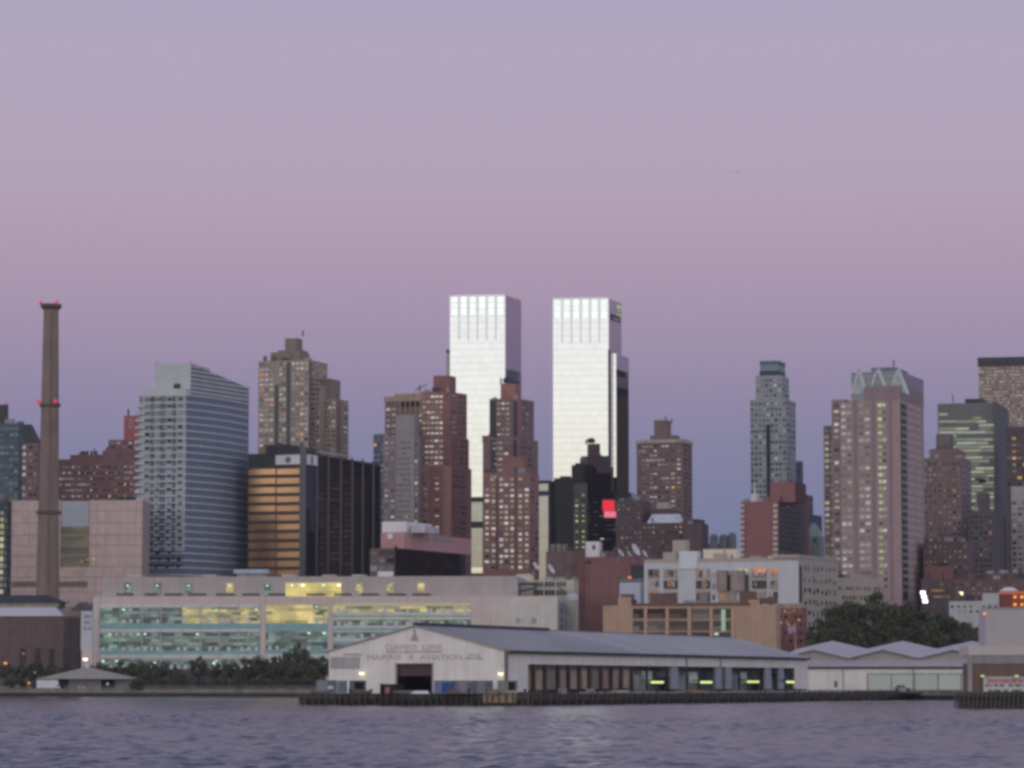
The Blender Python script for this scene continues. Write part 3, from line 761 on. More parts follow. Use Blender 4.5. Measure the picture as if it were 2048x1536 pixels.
for a, c in ((232,265),(288,315),(328,364),(375,412),(432,470),(484,518),(536,570),(612,652),(668,702),(722,758),(774,812),(824,862)):
    f = b.panel('roof_bench', DARK, t, 'f', a, c, 1188, 1191, -1.2, 1.9)
    for k in range(5): b.panel('bench_back', DARK, t, 'f', a+1+k*7, a+4+k*7, 1185.5, 1188.2, -1.3, 1.7, parent=f)
TEAL = wall('teal_spandrel', seen(102,130,136), .1, .4); PALE = wall('pale_spandrel', seen(160,153,160), .06)
MUL = wall('pale_mullion', seen(140,132,136), .04)
def bay(xs, rows, mats, mull=True):
    xs0, xs1 = xs[0], xs[-1]
    for (ya, yb_, kind) in rows:
        if kind == 'glass':
            for i in range(len(xs)-1):
                m = mats(i, ya)
                f = b.panel('window', m, t, 'f', xs[i], xs[i+1], ya, yb_, .1)
                if mull and yb_ - ya > 25:
                    for yy in (ya+9, ya+13, ya+18): b.panel('transom', MUL, t, 'f', xs[i], xs[i+1], yy, yy+.9, .17, parent=f)
                n = max(1, int((xs[i+1]-xs[i])/12))
                for k in range(n):
                    xx = xs[i] + (xs[i+1]-xs[i])*(k+.5)/n
                    if m is not LI1 and random.random() < .75:
                        b.panel('desk_screen', PALE, t, 'f', xx-3.2, xx+3.2, yb_-8.5, yb_-.5, .16, parent=f)
                    if random.random() < (.75 if i == 0 or m is LI2 else .12):
                        b.panel('ceiling_lamp', MATS['lamp_green'] if random.random() < .7 else MATS['lit_pale'], t, 'f', xx-2.6, xx+2.4, ya+3, ya+5.6, .22, parent=f)
        else:
            b.panel('spandrel_band', kind, t, 'f', xs0, xs1, ya, yb_, .16)
    if mull:
        for x in xs[1:-1]: b.panel('mullion', MUL, t, 'f', x-.9, x+.9, rows[0][0], rows[-1][1], .3)
b1 = [200,240,284,322,364,401,439,476,520]
bay(b1, [(1209,1215,PALE),(1215,1247,'glass'),(1247,1253,TEAL),(1253,1258,TEAL),(1258,1264,PALE),(1264,1302,'glass'),(1302,1309,TEAL),(1309,1316,PALE),(1318,1338,'glass')],
    lambda i, y: LI3 if y > 1310 else (LI2 if i < 2 else (LI4 if (y < 1250 and i > 3) else LI3)))
bay([532,562,594,626,656], [(1209,1247,'glass'),(1247,1262,TEAL),(1262,1300,'glass'),(1300,1308,TEAL),(1308,1316,PALE),(1318,1338,'glass')],
    lambda i, y: (LI1 if i < 3 else LI4) if y < 1250 else LI3, False)
bay(list(range(666,943,23)), [(1207,1212,wall('cream_band', seen(176,172,140), .04)),(1212,1225,'glass'),(1225,1231,PALE),(1231,1235,TEAL),(1235,1239,MATS['cream_band']),(1239,1251,'glass'),(1251,1256,PALE),(1256,1261,TEAL),(1261,1264,PALE),(1264,1276,'glass'),(1276,1283,PALE),(1283,1288,TEAL),(1288,1310,'glass')],
    lambda i, y: LI4 if y < 1230 else LI3, False)
for x in (526,661): b.panel('pier', PK, t, 'f', x-5, x+5, 1193, 1345, .5)
b.panel('corner_pier', PK, t, 'f', 186, 198, 1193, 1345, .5)
b.panel('ground_floor', wall('ground_floor', seen(66,60,64), .3), t, 'f', 199, 650, 1338, 1382, .4)
b.panel('blank_wall', PKW, t, 'f', 985, 1115, 1195, 1345, .15)
for x in (1036,1068): b.panel('wall_vent', wall('vent_grey', seen(122,126,130)), t, 'f', x-5, x+5, 1236, 1246, .3)
GRD = wall('mauve_frame', seen(126,118,128), .05)
ex = [1117 + k*9.4 for k in range(10)]
for r0, r1 in ((1206,1228),(1233,1258),(1262,1285)):
    for i in range(9): b.panel('window', glass('window_dark', (.8,.82,.95), .02, .07, .2), t, 's', ex[i]+2, ex[i+1]-1.5, r0+i*.4, r1+i*.2, .06)  # dark glass of low reflectance
for i in range(10): b.panel('frame_post', GRD, t, 's', ex[i]-1.2, ex[i]+1.2, 1200+i*.4, 1290, .5)
for y in (1199,1230,1260): b.panel('frame_beam', GRD, t, 's', 1116, 1204, y, y+3.5, .35)
MB().lathe([(2.4,t.z1-1),(2.4,t.z1+.6),(1.6,t.z1+1.3),(.5,t.z1+1.7)], 14, (4,30)).build('roof_dome', PALE, b.o)
ST = wall('roof_steel', seen(66,58,62), .2)
m = MB()
k = lambda px, py: b.hit(px, py, (0, 12), (1, 0))
def q3(px, py): P, _, z = k(px, py); return (P.x, P.y, z)
m.tube(q3(1000,1168), q3(1074,1168), .5).tube(q3(1008,1190), q3(1070,1176), .45).tube(q3(1004,1165), q3(1004,1192), .55).tube(q3(1040,1168), q3(1040,1192), .4).tube(q3(1072,1168), q3(1072,1192), .4)
m.build('roof_frame', ST, b.o)
b.finish()

s = Bld('sign_board', 'tall white sign board with faded dark lettering, at the end of the glass fronted building', 'sign', 185, 1262, 1260, 4)
t = s.tier('board', wall('sign_white', seen(148,142,156), .04), 162, 185, 187, 1222, 1300)
s.tier('plinth', PK, 163, 185, 187, 1300)
for y, x0, x1 in ((1233,170,175),(1233,177,182),(1245,169,174),(1245,176,180),(1257,168,173),(1257,176,182)):
    s.panel('lettering', wall('faded_ink', seen(108,102,118)), t, 'f', x0, x1, y-3.5, y+3.5, .1)

# ------------------------------------------------------------------ pink building with dark glass base
b = Bld('office_building', 'low pink building with white plant rooms above a dark glass base', 'office building', 789, 1440, 1100, 22)
t = b.tier('base_wall', wall('bronze_base', seen(70,54,54), .12, .4), 740, 789, 931, 1096)
b.panel('curtain_wall', BLK, t, 's', 790, 930, 1098, 1170, .15)
b.win(t, 's', 10, 1100, 1160, 3, .5, .35, m='window_dim', drop=.6, lit=0, proud=.3)
b.win(t, 'f', 3, 1098, 1160, 4, .85, .7, m='window_dim', lit=0)
t2 = b.tier('pink_storey', wall('rose_panel', seen(138,100,106), .06), 762, 808, 942, 1064, 1097, yoff=2)
b.panel('grey_band', wall('mauve_band', seen(120,100,108)), t2, 's', 816, 905, 1069, 1080, .3)
b.tier('plant_room', WHITE, 764, 812, 864, 1043, 1065, yoff=6); b.tier('plant_room', wall('lilac_panel', seen(140,128,136)), 820, 850, 878, 1052, 1065, yoff=9)
b.panel('roof_dish', WHITE, t2, 'f', 776, 786, 1068, 1078, .6)
b.finish()

# ------------------------------------------------------------------ middle distance, between the towers and the sheds
b = Bld('apartment_tower', 'brown apartment tower with pale overhanging roof rim and a square tank house', 'apartment tower', 1366, 1800, 900, 18)
t = b.tier('wall', BR2, 1273, 1366, 1384, 884)
b.tier('roof_rim', wall('tan_rim', seen(132,116,114)), 1271, 1367, 1386, 878, 885, yoff=-1); b.tier('roof_block', BR2, 1300, 1350, 1360, 870, 879, yoff=3)
b.tier('tank_house', BR2, 1308, 1334, 1342, 840, 872, yoff=6)
MB().tube((-12,8,t.z1+11),(-12,8,t.z1+15),.35).tube((-9,10,t.z1+11),(-9,10,t.z1+14),.3).build('mast', DARK, b.o)
b.win(t, 'f', 8, 888, 1035, 16, .8, .35, u=(.03,.7), m='window', lit=.01); b.win(t, 'f', 2, 888, 1035, 16, .7, .4, u=(.72,.97), m='window_bright', lit=.03)
b.win(t, 's', 2, 888, 1035, 16, .8, .35, m='window_dim'); b.finish()
BRD = wall('brick_umber', seen(78,62,66), .14)
b = Bld('apartment_block', 'umber brick block with a white sloping skylight roof below the brown tower', 'apartment block', 1368, 1620, 1080, 18)
t = b.tier('wall', BRD, 1232, 1368, 1415, 1045); t2 = b.tier('left_wall', BRD, 1232, 1282, 1300, 1000, yoff=3)
z0 = t.z1; z1 = b.z(t,'f',1028); f = lambda px: b.hit(px,1035,(0,0),(1,0))[0].x
MB().hexa([(f(1293),.5,z0),(f(1362),.5,z0),(f(1362),7,z0),(f(1293),7,z0)],[(f(1300),4,z1),(f(1354),4,z1),(f(1354),6,z1),(f(1300),6,z1)]).build('skylight', wall('skylight_white', seen(158,152,168)), b.o)
b.tier('roof_block', BRD, 1300, 1350, 1364, 1018, 1046, yoff=9); b.panel('roof_unit', wall('stone_unit', seen(140,124,122)), t, 'f', 1305, 1328, 1003, 1016, -8, 12)
b.win(t, 'f', 14, 1050, 1110, 6, .5, .4, m='window_dim', lit=.03, upx=(1240,1366), drop=.25); b.win(t2, 'f', 5, 1006, 1040, 4, .5, .45, m='window_dim', lit=.06); b.win(t,'s',4,1050,1110,6,.5,.4,m='window_dim')
b.finish()
b = Bld('apartment_block', 'dark umber corner block stepping down beside the pale grey silos', 'apartment block', 1404, 1600, 1080, 18)
b.tier('wall', BRD, 1366, 1404, 1417, 1047); b.tier('setback_wall', BRD, 1366, 1396, 1410, 1038, yoff=4); b.finish()
b = Bld('apartment_block', 'three grey rounded towers small and far off behind the white loft building', 'apartment block', 1470, 2000, 1080, 10)
GY = wall('distant_grey', seen(92,90,96))
for i, x in enumerate((1428,1447,1464)):
    P = b.hit(x, 1100, (0,0), (1,0))[0]; zt = b.z(b.tier('x', GY, 1420, 1470, 1472, 1070, build=False), 'f', 1068 - (i==2)*3)
    MB().lathe([(2.6,0),(2.6,zt-2),(2.1,zt-.8),(.8,zt)], 12, (P.x, P.y)).build('tower', GY, b.o)
MB().prism([(b.hit(1412,1100,(0,0),(1,0))[0].x,1),(0,1),(0,8),(b.hit(1412,1100,(0,0),(1,0))[0].x,8)], 0, zt-7).build('wall', GY, b.o)

b = Bld('brick_building', 'windowless dark red brick studio block carrying white satellite dishes', 'brick building', 1300, 1400, 1150, 10)
MAR = wall('maroon_brick', seen(100,68,69), .12)
t = b.tier('wall', MAR, 1157, 1300, 1330, 1113); t2 = b.tier('rear_wall', wall('brown_brick', seen(84,66,68)), 1092, 1290, 1310, 1101, yoff=10)
b.panel('roof_unit', DARK, t, 'f', 1170, 1182, 1121, 1128, .2); b.panel('dark_window', DARK, t, 'f', 1262, 1288, 1130, 1160, .25)
b.panel('wall_return', wall('maroon_dark', seen(86,56,58)), t, 'f', 1157, 1170, 1115, 1215, .2)
b.panel('green_canopy', wall('green_canopy', seen(84,92,90)), t, 'f', 1240, 1290, 1158, 1164, 1.2)
b.panel('wall_lamp', MATS['lit_orange'], t, 'f', 1256, 1263, 1153, 1157, .5)
for x in (1100,1112,1124): b.panel('roof_unit', wall('unit_brown', seen(96,84,86)), t2, 'f', x, x+9, 1088, 1102, -1, 5)
b.finish()
def dish(px, py, r, d, label, az=40, el=35):
    b = thing('satellite_dish', W(px, py + r*FPX/d*1.1, d), R(az), label, 'satellite dish', 'white satellite dishes on the rooftops')
    prof = [(0.02,0)] + [(r*k/5, r*.28*(k/5)**2) for k in range(1,6)] + [(r*k/5, r*.28*(k/5)**2 + .06) for k in range(5,0,-1)] + [(.02,.06)]
    o = MB().lathe(prof, 20).build('reflector', WHITE, b); o.location = (0,0,r*1.1); o.rotation_euler = (R(90-el),0,0)
    MB().tube((0,.5,-r*.6),(0,.3,r*1.0),.16).tube((-.7,.9,-r*.6),(0,.3,r*.8),.1).tube((.7,.9,-r*.6),(0,.3,r*.8),.1).build('mount', GREYM, b)
    MB().tube((0,-.1,r*1.1),(0,-r*.7,r*1.1+r*.45),.06).box(-.2,.2,-r*.8,-r*.65,r*1.5,r*1.62).build('feed_arm', GREYM, b)
dish(1070, 1133, 1.9, 1368, 'smaller white dish of the pair above the cream building', 62, 30); dish(1100, 1139, 2.3, 1368, 'larger white dish of the pair above the cream building', 66, 30)
dish(1240, 1107, 2.0, 1396, 'low white satellite dish next to the white roof cube', 68, 35); dish(1257, 1108, 1.5, 1396, 'small white dish between two others on the maroon roof', 65, 30)
dish(1269, 1101, 2.9, 1396, 'largest white dish, tilted highest on the maroon roof', 62, 28); dish(1288, 1108, 1.7, 1396, 'white dish at the far end of the maroon roof', 68, 30)
b = Bld('roof_cube', 'white rooftop cube with one small dark window on the brick building', 'roof house', 1198, 1408, 1095, 10, base=50)
t = b.tier('wall', WHITE, 1171, 1198, 1204, 1083, z0=-2); b.panel('window', DARK, t, 'f', 1185, 1190, 1090, 1099, .2)
b = Bld('cream_building', 'small cream building with green windows, tucked behind the big shed roof', 'building', 1148, 1320, 1170, 12)
CRM = wall('cream_paint', seen(150,138,130), .06)
t = b.tier('wall', CRM, 1034, 1148, 1157, 1160); b.tier('stair_block', CRM, 1033, 1062, 1068, 1148, yoff=2); b.tier('roof_block', wall('roof_grey', seen(120,112,114)), 1110, 1150, 1156, 1154, 1161, yoff=5)
for y0, y1 in ((1163,1173),(1180,1190)):
    for x in (1067,1090,1113):
        f = b.panel('window', MATS['window_green'], t, 'f', x, x+19, y0, y1, .15)
        for k in (6,12.5): b.panel('mullion', CRM, t, 'f', x+k, x+k+1, y0, y1, .22, parent=f)
b.finish()
b = Bld('white_house', 'plain white low block in front of the maroon brick wall', 'building', 1280, 1290, 1190, 12)
t = b.tier('wall', wall('cold_white', seen(146,142,158), .05), 1239, 1280, 1296, 1165); b.panel('downpipe', GREYM, t, 's', 1283, 1287, 1170, 1210, .2)

# white loft building
b = Bld('loft_building', 'white loft building with broad window bays and a tan side wall of small windows', 'loft building', 1597, 1200, 1150, 24)
LFT = wall('loft_white', seen(150,144,154), .05); LTN = wall('loft_tan', seen(132,118,116), .06)
t = b.tier('wall', LFT, 1288, 1597, 1676, 1122); b.panel('side_face', LTN, t, 's', 1597.5, 1676, 1114, 1290, .1)
b.tier('tan_parapet', LTN, 1288, 1597, 1676, 1114, 1123, yoff=.4); b.tier('corner_cap', LTN, 1545, 1598, 1677, 1109, 1115, yoff=-.4)
lw = glass('loft_window', (.8,.75,.72), .04, .35, .2)
rows = ((1138,1157),(1161,1178),(1183,1206))
for a, c in ((1296,1319),(1327,1356),(1392,1421),(1504,1534),(1539,1556)):
    for y0, y1 in rows:
        f = b.panel('window', lw, t, 'f', a, c, y0, y1, .1)
        for k in range(random.randint(2,4)):
            x = random.uniform(a+2, c-4); w_ = random.uniform(3,8)
            b.panel('blind', random.choice([LTN, LFT, wall('blind_amber', seen(168,128,104)), DARK, RUST]), t, 'f', x, min(c-.5,x+w_), y0+random.uniform(0,5), y1-random.uniform(2,8), .14, parent=f)
        b.panel('sill', LFT, t, 'f', a-1, c+1, y1, y1+1.5, .4, parent=f)
for k in range(3): b.panel('window', lw, t, 'f', 1425, 1430, 1145+k*22, 1156+k*22, .1)
for x in (1467,1478,1489,1507,1516,1525,1541,1549): b.panel('lit_window', MATS['lit_orange'] if x > 1500 else MATS['lit_pale'], t, 'f', x, x+6.5, 1137, 1145, .2)
f = b.panel('window', lw, t, 'f', 1437, 1500, 1150, 1208, .1)
for a, c in ((1438,1457),(1466,1492)): b.panel('brick_shaft', wall('shaft_brick', seen(112,98,98)), t, 'f', a, c, 1141, 1182, 2.5)
for a, c in ((1440,1452),(1462,1468),(1474,1482)): b.panel('blind', random.choice([LTN, MATS['blind_amber'], LFT]), t, 'f', a, c, 1184, 1200, .16, parent=f)
b.win(t, 's', 8, 1128, 1262, 6, .55, .5, upx=(1606,1672), m='window_dim', lit=.01)
b.panel('recess_shade', DARK, t, 's', 1598, 1603, 1132, 1205, .25)  # dark strip painted on for a recess in shade
b.tier('plant_room', LTN, 1326, 1352, 1360, 1104, 1124, yoff=4); b.tier('plant_room', LTN, 1345, 1372, 1379, 1080, 1106, yoff=10)
b.tier('water_tank_house', wall('tank_white', seen(164,160,174), .04), 1358, 1394, 1402, 1102, 1137, yoff=-.5)
b.tier('bulkhead', wall('bulkhead_cream', seen(172,156,146), .05), 1406, 1446, 1452, 1098, 1128, yoff=2); b.tier('bulkhead', MATS['bulkhead_cream'], 1450, 1474, 1481, 1098, 1124, yoff=3)
b.panel('bulkhead_face', LTN, t, 'f', 1424, 1447, 1106, 1128, -1.5, 2)
b.tier('roof_house', LTN, 1500, 1518, 1524, 1112, 1123, yoff=4); b.tier('roof_house', MATS['bulkhead_cream'], 1536, 1550, 1556, 1112, 1123, yoff=4)
MB().tube((-42,6,t.z1),(-42,6,t.z1+2.6),.8).tube((-47,7,t.z1),(-47,7,t.z1+2),.6).tube((-20,8,t.z1),(-20,8,t.z1+2.4),.7).build('roof_vent', GREYM, b.o)
b.finish()
b = Bld('loft_wing', 'lower tan wing with rows of small windows, adjoining the loft building', 'loft building', 1676, 1245, 1180, 60)
t = b.tier('wall', LTN, 1640, 1676, 1768, 1155)
b.win(t, 's', 13, 1168, 1260, 5, .5, .45, m='window_dim', lit=.01); b.tier('roof_house', LTN, 1690, 1700, 1722, 1148, 1160, yoff=6); b.finish()

# orange brick garage
b = Bld('garage', 'orange tan brick garage with two rows of wide window bays', 'garage', 1552, 1130, 1240, 10)
ORG = wall('orange_brick', seen(140,112,100), .09)
t = b.tier('wall', ORG, 1206, 1552, 1561, 1210); b.tier('stair_block', ORG, 1236, 1262, 1268, 1194, 1212, yoff=1); b.tier('stair_block', ORG, 1497, 1519, 1524, 1199, 1212, yoff=1)
BRP = wall('parapet_brown', seen(86,62,62), .12)
b.panel('parapet', BRP, t, 'f', 1264, 1500, 1206, 1211.5, .3)
for a, c, y in ((1240,1264,1188),(1299,1350,1186),(1478,1510,1182),(1512,1552,1196)): b.panel('roof_house', BRP, t, 'f', a, c, y, 1207, -2, 6)
for i, (a, c) in enumerate(((1266,1288),(1294,1331),(1338,1375),(1383,1419),(1426,1462))):
    for y0, y1 in ((1217,1237),(1242,1261),(1265,1284)):
        f = b.panel('window', glass('garage_window', (.8,.75,.75), .03, .12, .25), t, 'f', a, c, y0, y1, .08)
        b.panel('sill', ORG, t, 'f', a-1, c+1, y1-.2, y1+1.8, .35, parent=f)
        b.panel('blind', random.choice([BRP, wall('blind_grey', seen(104,92,92)), RUST]), t, 'f', a+2, a+(c-a)*random.uniform(.5,.95), (y0+y1)/2+1, y1-1.5, .14, parent=f)
    b.panel('pier', wall('orange_pier', seen(148,118,106), .05), t, 'f', c+.5, c+6.5, 1212, 1286, .35)
b.panel('stair_light', lit('stair_green', (150,190,160), .75, .1), t, 'f', 1443, 1451, 1219, 1262, .4)
b.panel('lamp', MATS['lamp_green'], t, 'f', 1429, 1437, 1266, 1270, .5)
b.finish()
b = Bld('brick_building', 'dark brown brick house with amber lit windows beside the orange garage', 'brick building', 1606, 1165, 1240, 14)
t = b.tier('wall', BR1D, 1556, 1606, 1614, 1215); b.panel('sign_band', wall('tan_band', seen(120,100,96)), t, 'f', 1557, 1605, 1207, 1217, .2)
for x, y in ((1568,1221),(1578,1224),(1586,1220),(1572,1243),(1560,1244),(1576,1248),(1596,1238)): b.panel('lit_window', MATS['lit_warm'], t, 'f', x, x+4, y, y+3, .15)
b.win(t, 'f', 5, 1225, 1290, 4, .5, .4, m='window_dim', drop=.3); b.finish()

# ------------------------------------------------------------------ right hand towers
GG = wall('grey_green_panel', seen(110,110,120), .08, .5)
b = Bld('glass_tower', 'grey green glass tower narrowing to a ribbed drum at its top', 'skyscraper', 1566, 2100, 900, 18)
t = b.tier('wall', GG, 1500, 1572, 1591, 798); t2 = b.tier('setback_wall', GG, 1511, 1563, 1578, 750, 800, yoff=3)
c = b.tier('crown', wall('crown_grey', seen(96,104,116), .05), 1520, 1556, 1570, 726, 752, yoff=6); b.tier('crown_rim', wall('crown_rim', seen(74,80,96)), 1519, 1557, 1571, 721, 727, yoff=5.4)
b.tier('crown_base', DARK, 1519, 1557, 1571, 741, 751, yoff=5.6)
for (tt, y0, y1, n) in ((t,802,1000,18),(t2,756,796,4)):
    b.win(tt, 'f', 9 if n > 5 else 6, y0, y1, n, .62, .5, m='window_bright' if n < 5 else 'window_green', lit=.005); b.win(tt, 's', 3, y0, y1, n, .7, .5, m='window_blue')
b.panel('blue_bay', glass('blue_bay', (.5,.62,.8), .12, .12, .1, floors=(3.6,.4)), t, 'f', 1533, 1541, 850, 1000, .2); b.finish()
b = Bld('office_tower', 'dark stepped tower just behind the grey green glass tower', 'skyscraper', 1600, 2150, 1000, 18)
t = b.tier('wall', wall('navy_cladding', seen(62,66,84)), 1580, 1600, 1606, 922); b.tier('lower_wall', MATS['navy_cladding'], 1590, 1616, 1626, 990, yoff=-3); b.tier('podium_wall', MATS['navy_cladding'], 1600, 1632, 1644, 1030, yoff=-6)
b.win(t, 'f', 3, 926, 1040, 10, .5, .5, m='window', lit=.02); b.finish()
b = Bld('church_tower', 'pale green pitched roof between the red slab and the pink tower', 'building', 1640, 1600, 1080, 18)
t = b.tier('wall', wall('greenish_stone', seen(100,104,108)), 1610, 1638, 1648, 1072)
MB().prism(t.poly, t.z1, b.z(t,'f',1046), [(t.x0+3,2),(t.x0+4,2),(t.x0+4,6),(t.x0+3,6)]).build('roof', wall('verdigris', seen(112,124,126)), b.o); b.panel('window', DARK, t, 'f', 1628, 1632, 1076, 1086, .2)
b = Bld('apartment_slab', 'red brick slab with white balcony stacks at its edges and a red roof house', 'apartment slab', 1556, 1530, 1050, 20)
RED = wall('oxblood_brick', seen(108,72,74), .1)
t = b.tier('wall', RED, 1481, 1556, 1618, 1002); b.panel('side_face', wall('smoky_glass', seen(72,66,72), .1, .4, bands=(2.9,.3)), t, 's', 1556.5, 1612, 1008, 1120, .1)
b.tier('roof_house', RED, 1540, 1590, 1612, 964, 1004, yoff=6); b.tier('roof_slab', RED, 1530, 1560, 1625, 992, 1003, yoff=4)
for i in range(10):
    y = 1008 + i*11
    for a, c in ((1482,1489),(1547,1556)): b.panel('balcony', wall('balcony_white', seen(150,136,138), .05) , t, 'f', a, c, y, y+6, .9)
b.win(t, 's', 6, 1010, 1115, 10, .5, .4, m='window_dim', lit=.02, upx=(1558,1600), proud=.2)
b.panel('balcony_lamp', MATS['lit_orange'], t, 'f', 1551, 1554, 1027, 1030, 1.1)
MB().lathe([(2.2,t.z1),(2.2,t.z1+3),(1.2,t.z1+4)], 10, (-12,4)).lathe([(.5,t.z1+4),(.3,t.z1+9)], 6, (-12,4)).build('roof_cowl', wall('cowl_white', seen(150,144,156)), b.o)
b.finish()

PTK = wall('mauve_brick', seen(124,104,110), .07); PTK2 = wall('mauve_brick_dark', seen(108,90,96), .07)
b = Bld('apartment_tower', 'tall mauve brick tower under a glass crown with three white gables', 'skyscraper', 1790, 1500, 900, 20)
t = b.tier('wall', PTK, 1680, 1800, 1847, 800); r2 = b.tier('rear_wing', BR2, 1647, 1672, 1682, 851, yoff=8); r1 = b.tier('rear_wing', PTK2, 1663, 1690, 1700, 799, yoff=3)
mid = b.tier('raised_wall', PTK2, 1728, 1800, 1846, 771, 801, yoff=1)
c = b.tier('crown', glass('crown_glass', (.62,.66,.78), .22, .22, .12, floors=(2.5,.25)), 1702, 1800, 1847, 742, 800, yoff=3)
b.tier('crown_cap', wall('crown_slate', seen(88,92,108)), 1742, 1790, 1815, 734, 743, yoff=8)
WG = wall('gable_white', seen(150,146,156), .04)
for (xa, xp, xb, ya, yp, fill) in ((1702,1719,1733,788,738,1), (1744,1756,1771,772,737,0), (1780,1796,1816,785,737,1)):
    P = lambda x, y: b.hit(x, y, (0, 2.6), (1, 0))
    def bar(a0, a1, w_):
        A, _, za = P(*a0); B_, _, zb = P(*a1); MBx.hexa([(A.x-w_,2.3,za),(A.x+w_,2.3,za),(A.x+w_,2.9,za),(A.x-w_,2.9,za)], [(B_.x-w_,2.3,zb),(B_.x+w_,2.3,zb),(B_.x+w_,2.9,zb),(B_.x-w_,2.9,zb)])
    MBx = MB(); bar((xp,yp),(xa,ya),.45); bar((xp,yp),(xb,ya if xb < 1800 else 788),.7)
    g = MBx.build('gable', WG, b.o)
    if fill:
        A, _, za = P(xa+1, ya); B_, _, zb = P(xb-2, ya); Q, _, zq = P(xp, yp+3)
        MB().add([(A.x,2.5,za),(B_.x,2.5,zb),(Q.x,2.5,zq),(A.x,2.8,za),(B_.x,2.8,zb),(Q.x,2.8,zq)], [(0,1,2),(5,4,3),(0,3,4,1),(1,4,5,2),(2,5,3,0)]).build('gable_glazing', wall('gable_glaze', seen(128,130,134)), g)
for a, cc, n, m in ((1683,1705,2,'window_bright'),(1718,1742,2,'window_bright'),(1766,1774,1,'window')):
    b.win(t, 'f', n, 804, 1180, 27, .85, .5, upx=(a,cc), m=m, lit=.01)
b.win(t, 'f', 1, 804, 1180, 27, .9, .5, upx=(1757,1766), m='window_green', lit=.95, lm='lit_green')
for x in (1712,1748,1782): b.panel('brick_pier', PTK2, t, 'f', x-3, x+3, 800, 1200, .3)
b.panel('dark_bay', DARK, t, 's', 1803, 1814, 808, 1200, .2); b.win(t, 's', 1, 806, 1190, 27, .9, .2, upx=(1803,1814), m='mauve_line', lit=0, tilt=0, proud=.3, name='floor_band')
wall('mauve_line', seen(142,124,128), .1); b.win(t, 's', 2, 806, 1190, 27, .9, .3, upx=(1816,1845), m='mauve_line', lit=0, tilt=0, name='floor_band')
b.win(r2, 'f', 2, 856, 1120, 22, .7, .55, m='window_green', lit=.12, lm='lit_pale'); b.win(r1, 'f', 1, 804, 1150, 27, .7, .5, u=(.1,.6), m='window', lit=.03)
P = b.hit(1786, 764, (0,2), (1,0)); b.panel('ledge_lamp', MATS['lit_orange'], t, 'f', 1784, 1788, 766, 769, .4)
MB().tube((-3,12,c.z1+3),(-3,12,c.z1+6),.3).build('mast', DARK, b.o)
b.finish()

b = Bld('apartment_tower', 'dark brown tower with rounded tank house, next to the mauve crowned tower', 'apartment tower', 1922, 1720, 1000, 18)
t = b.tier('wall', BR2, 1846, 1922, 1942, 915); b.tier('setback_wall', BR2, 1860, 1912, 1930, 897, 917, yoff=3); b.tier('tank_house', wall('tank_umber', seen(84,74,78)), 1872, 1900, 1907, 868, 898, yoff=6)
b.win(t, 'f', 8, 922, 1150, 21, .5, .5, m='window_dim', lit=.012, drop=.15); b.win(t, 's', 2, 925, 1150, 20, .5, .4, m='window_dim'); b.finish()
GRN = wall('green_steel', seen(78,80,82), .1, .5)
b = Bld('office_tower', 'dark green office slab with rows of lit pale green floors', 'office tower', 1990, 2000, 900, 16)
t = b.tier('wall', GRN, 1875, 1990, 2018, 805); b.panel('side_face', wall('slate_side', seen(72,72,80), .08, bands=(3.6,.2)), t, 's', 1990.5, 2018, 810, 1170, .1)
b.tier('roof_unit', DARK, 1930, 1965, 1975, 797, 806, yoff=8); MB().tube((-26,6,t.z1),(-26,6,t.z1+6),.3).build('mast', DARK, b.o)
lit('floor_green', (200,206,176), .62, .75)
for r in range(29):
    y = 812 + r*7.2
    dens = .15 if r < 4 else (.9 if r not in (5,8,13,20) else .35)
    x = 1878
    while x < 1987:
        w_ = random.uniform(12, 46); x2 = min(1988, x + w_)
        if random.random() < dens and len(b.o.children) < 130: b.panel('window_band', MATS['floor_green'] if random.random() < .8 else MATS['window_green'], t, 'f', x, x2 - .8, y, y + 4.6, .12)
        x = x2
b.panel('louvre', BLACK, t, 'f', 1957, 1972, 958, 966, .2); b.finish()
b = Bld('office_tower', 'broad tan grid office tower with a heavy dark flat cap', 'office tower', 2110, 2150, 900, 12)
t = b.tier('wall', wall('tan_grid', seen(112,92,92), .06), 1957, 2110, 2140, 728); b.tier('cap', DARK, 1955, 2111, 2142, 712, 729, yoff=-1)
b.win(t, 'f', 22, 732, 850, 17, .62, .6, m='window_bright', lit=.03, upx=(1958,2070)); b.finish()
b = Bld('office_tower', 'dark brown block with amber and yellow lit floors beside the dark green slab', 'office building', 2085, 1900, 950, 12)
t = b.tier('wall', wall('dark_brown_block', seen(66,52,56)), 2012, 2085, 2100, 853)
b.win(t, 'f', 7, 870, 975, 8, .8, .4, m='window_dim', lit=.3, drop=.3); b.finish()
b = Bld('office_building', 'pale grey gridded block with a plain light cornice', 'office building', 2090, 1700, 1050, 12)
t = b.tier('wall', wall('light_grey', seen(124,114,122)), 2022, 2090, 2110, 972)
b.win(t, 'f', 6, 1000, 1170, 15, .7, .6, m='window_dim', lit=.01); b.finish()
b = Bld('apartment_tower', 'dark brown art deco tower with a narrow raised centre, before the dark green slab', 'apartment tower', 1985, 1660, 1050, 16)
t = b.tier('wall', wall('deco_brown', seen(70,62,68), .12), 1938, 1985, 2012, 1022); b.tier('raised_centre', MATS['deco_brown'], 1953, 1974, 1980, 985, 1023, yoff=2)
b.win(t, 'f', 5, 1028, 1170, 13, .5, .5, m='window_dim', lit=.06, lm='lit_orange'); b.finish()
b = Bld('apartment_block', 'low umber block with small windows under the dark brown tower', 'apartment block', 1935, 1520, 1100, 14)
t = b.tier('wall', BRD, 1846, 1935, 1945, 1082); t2 = b.tier('front_wall', BR1D, 1848, 1905, 1912, 1132, yoff=-6)
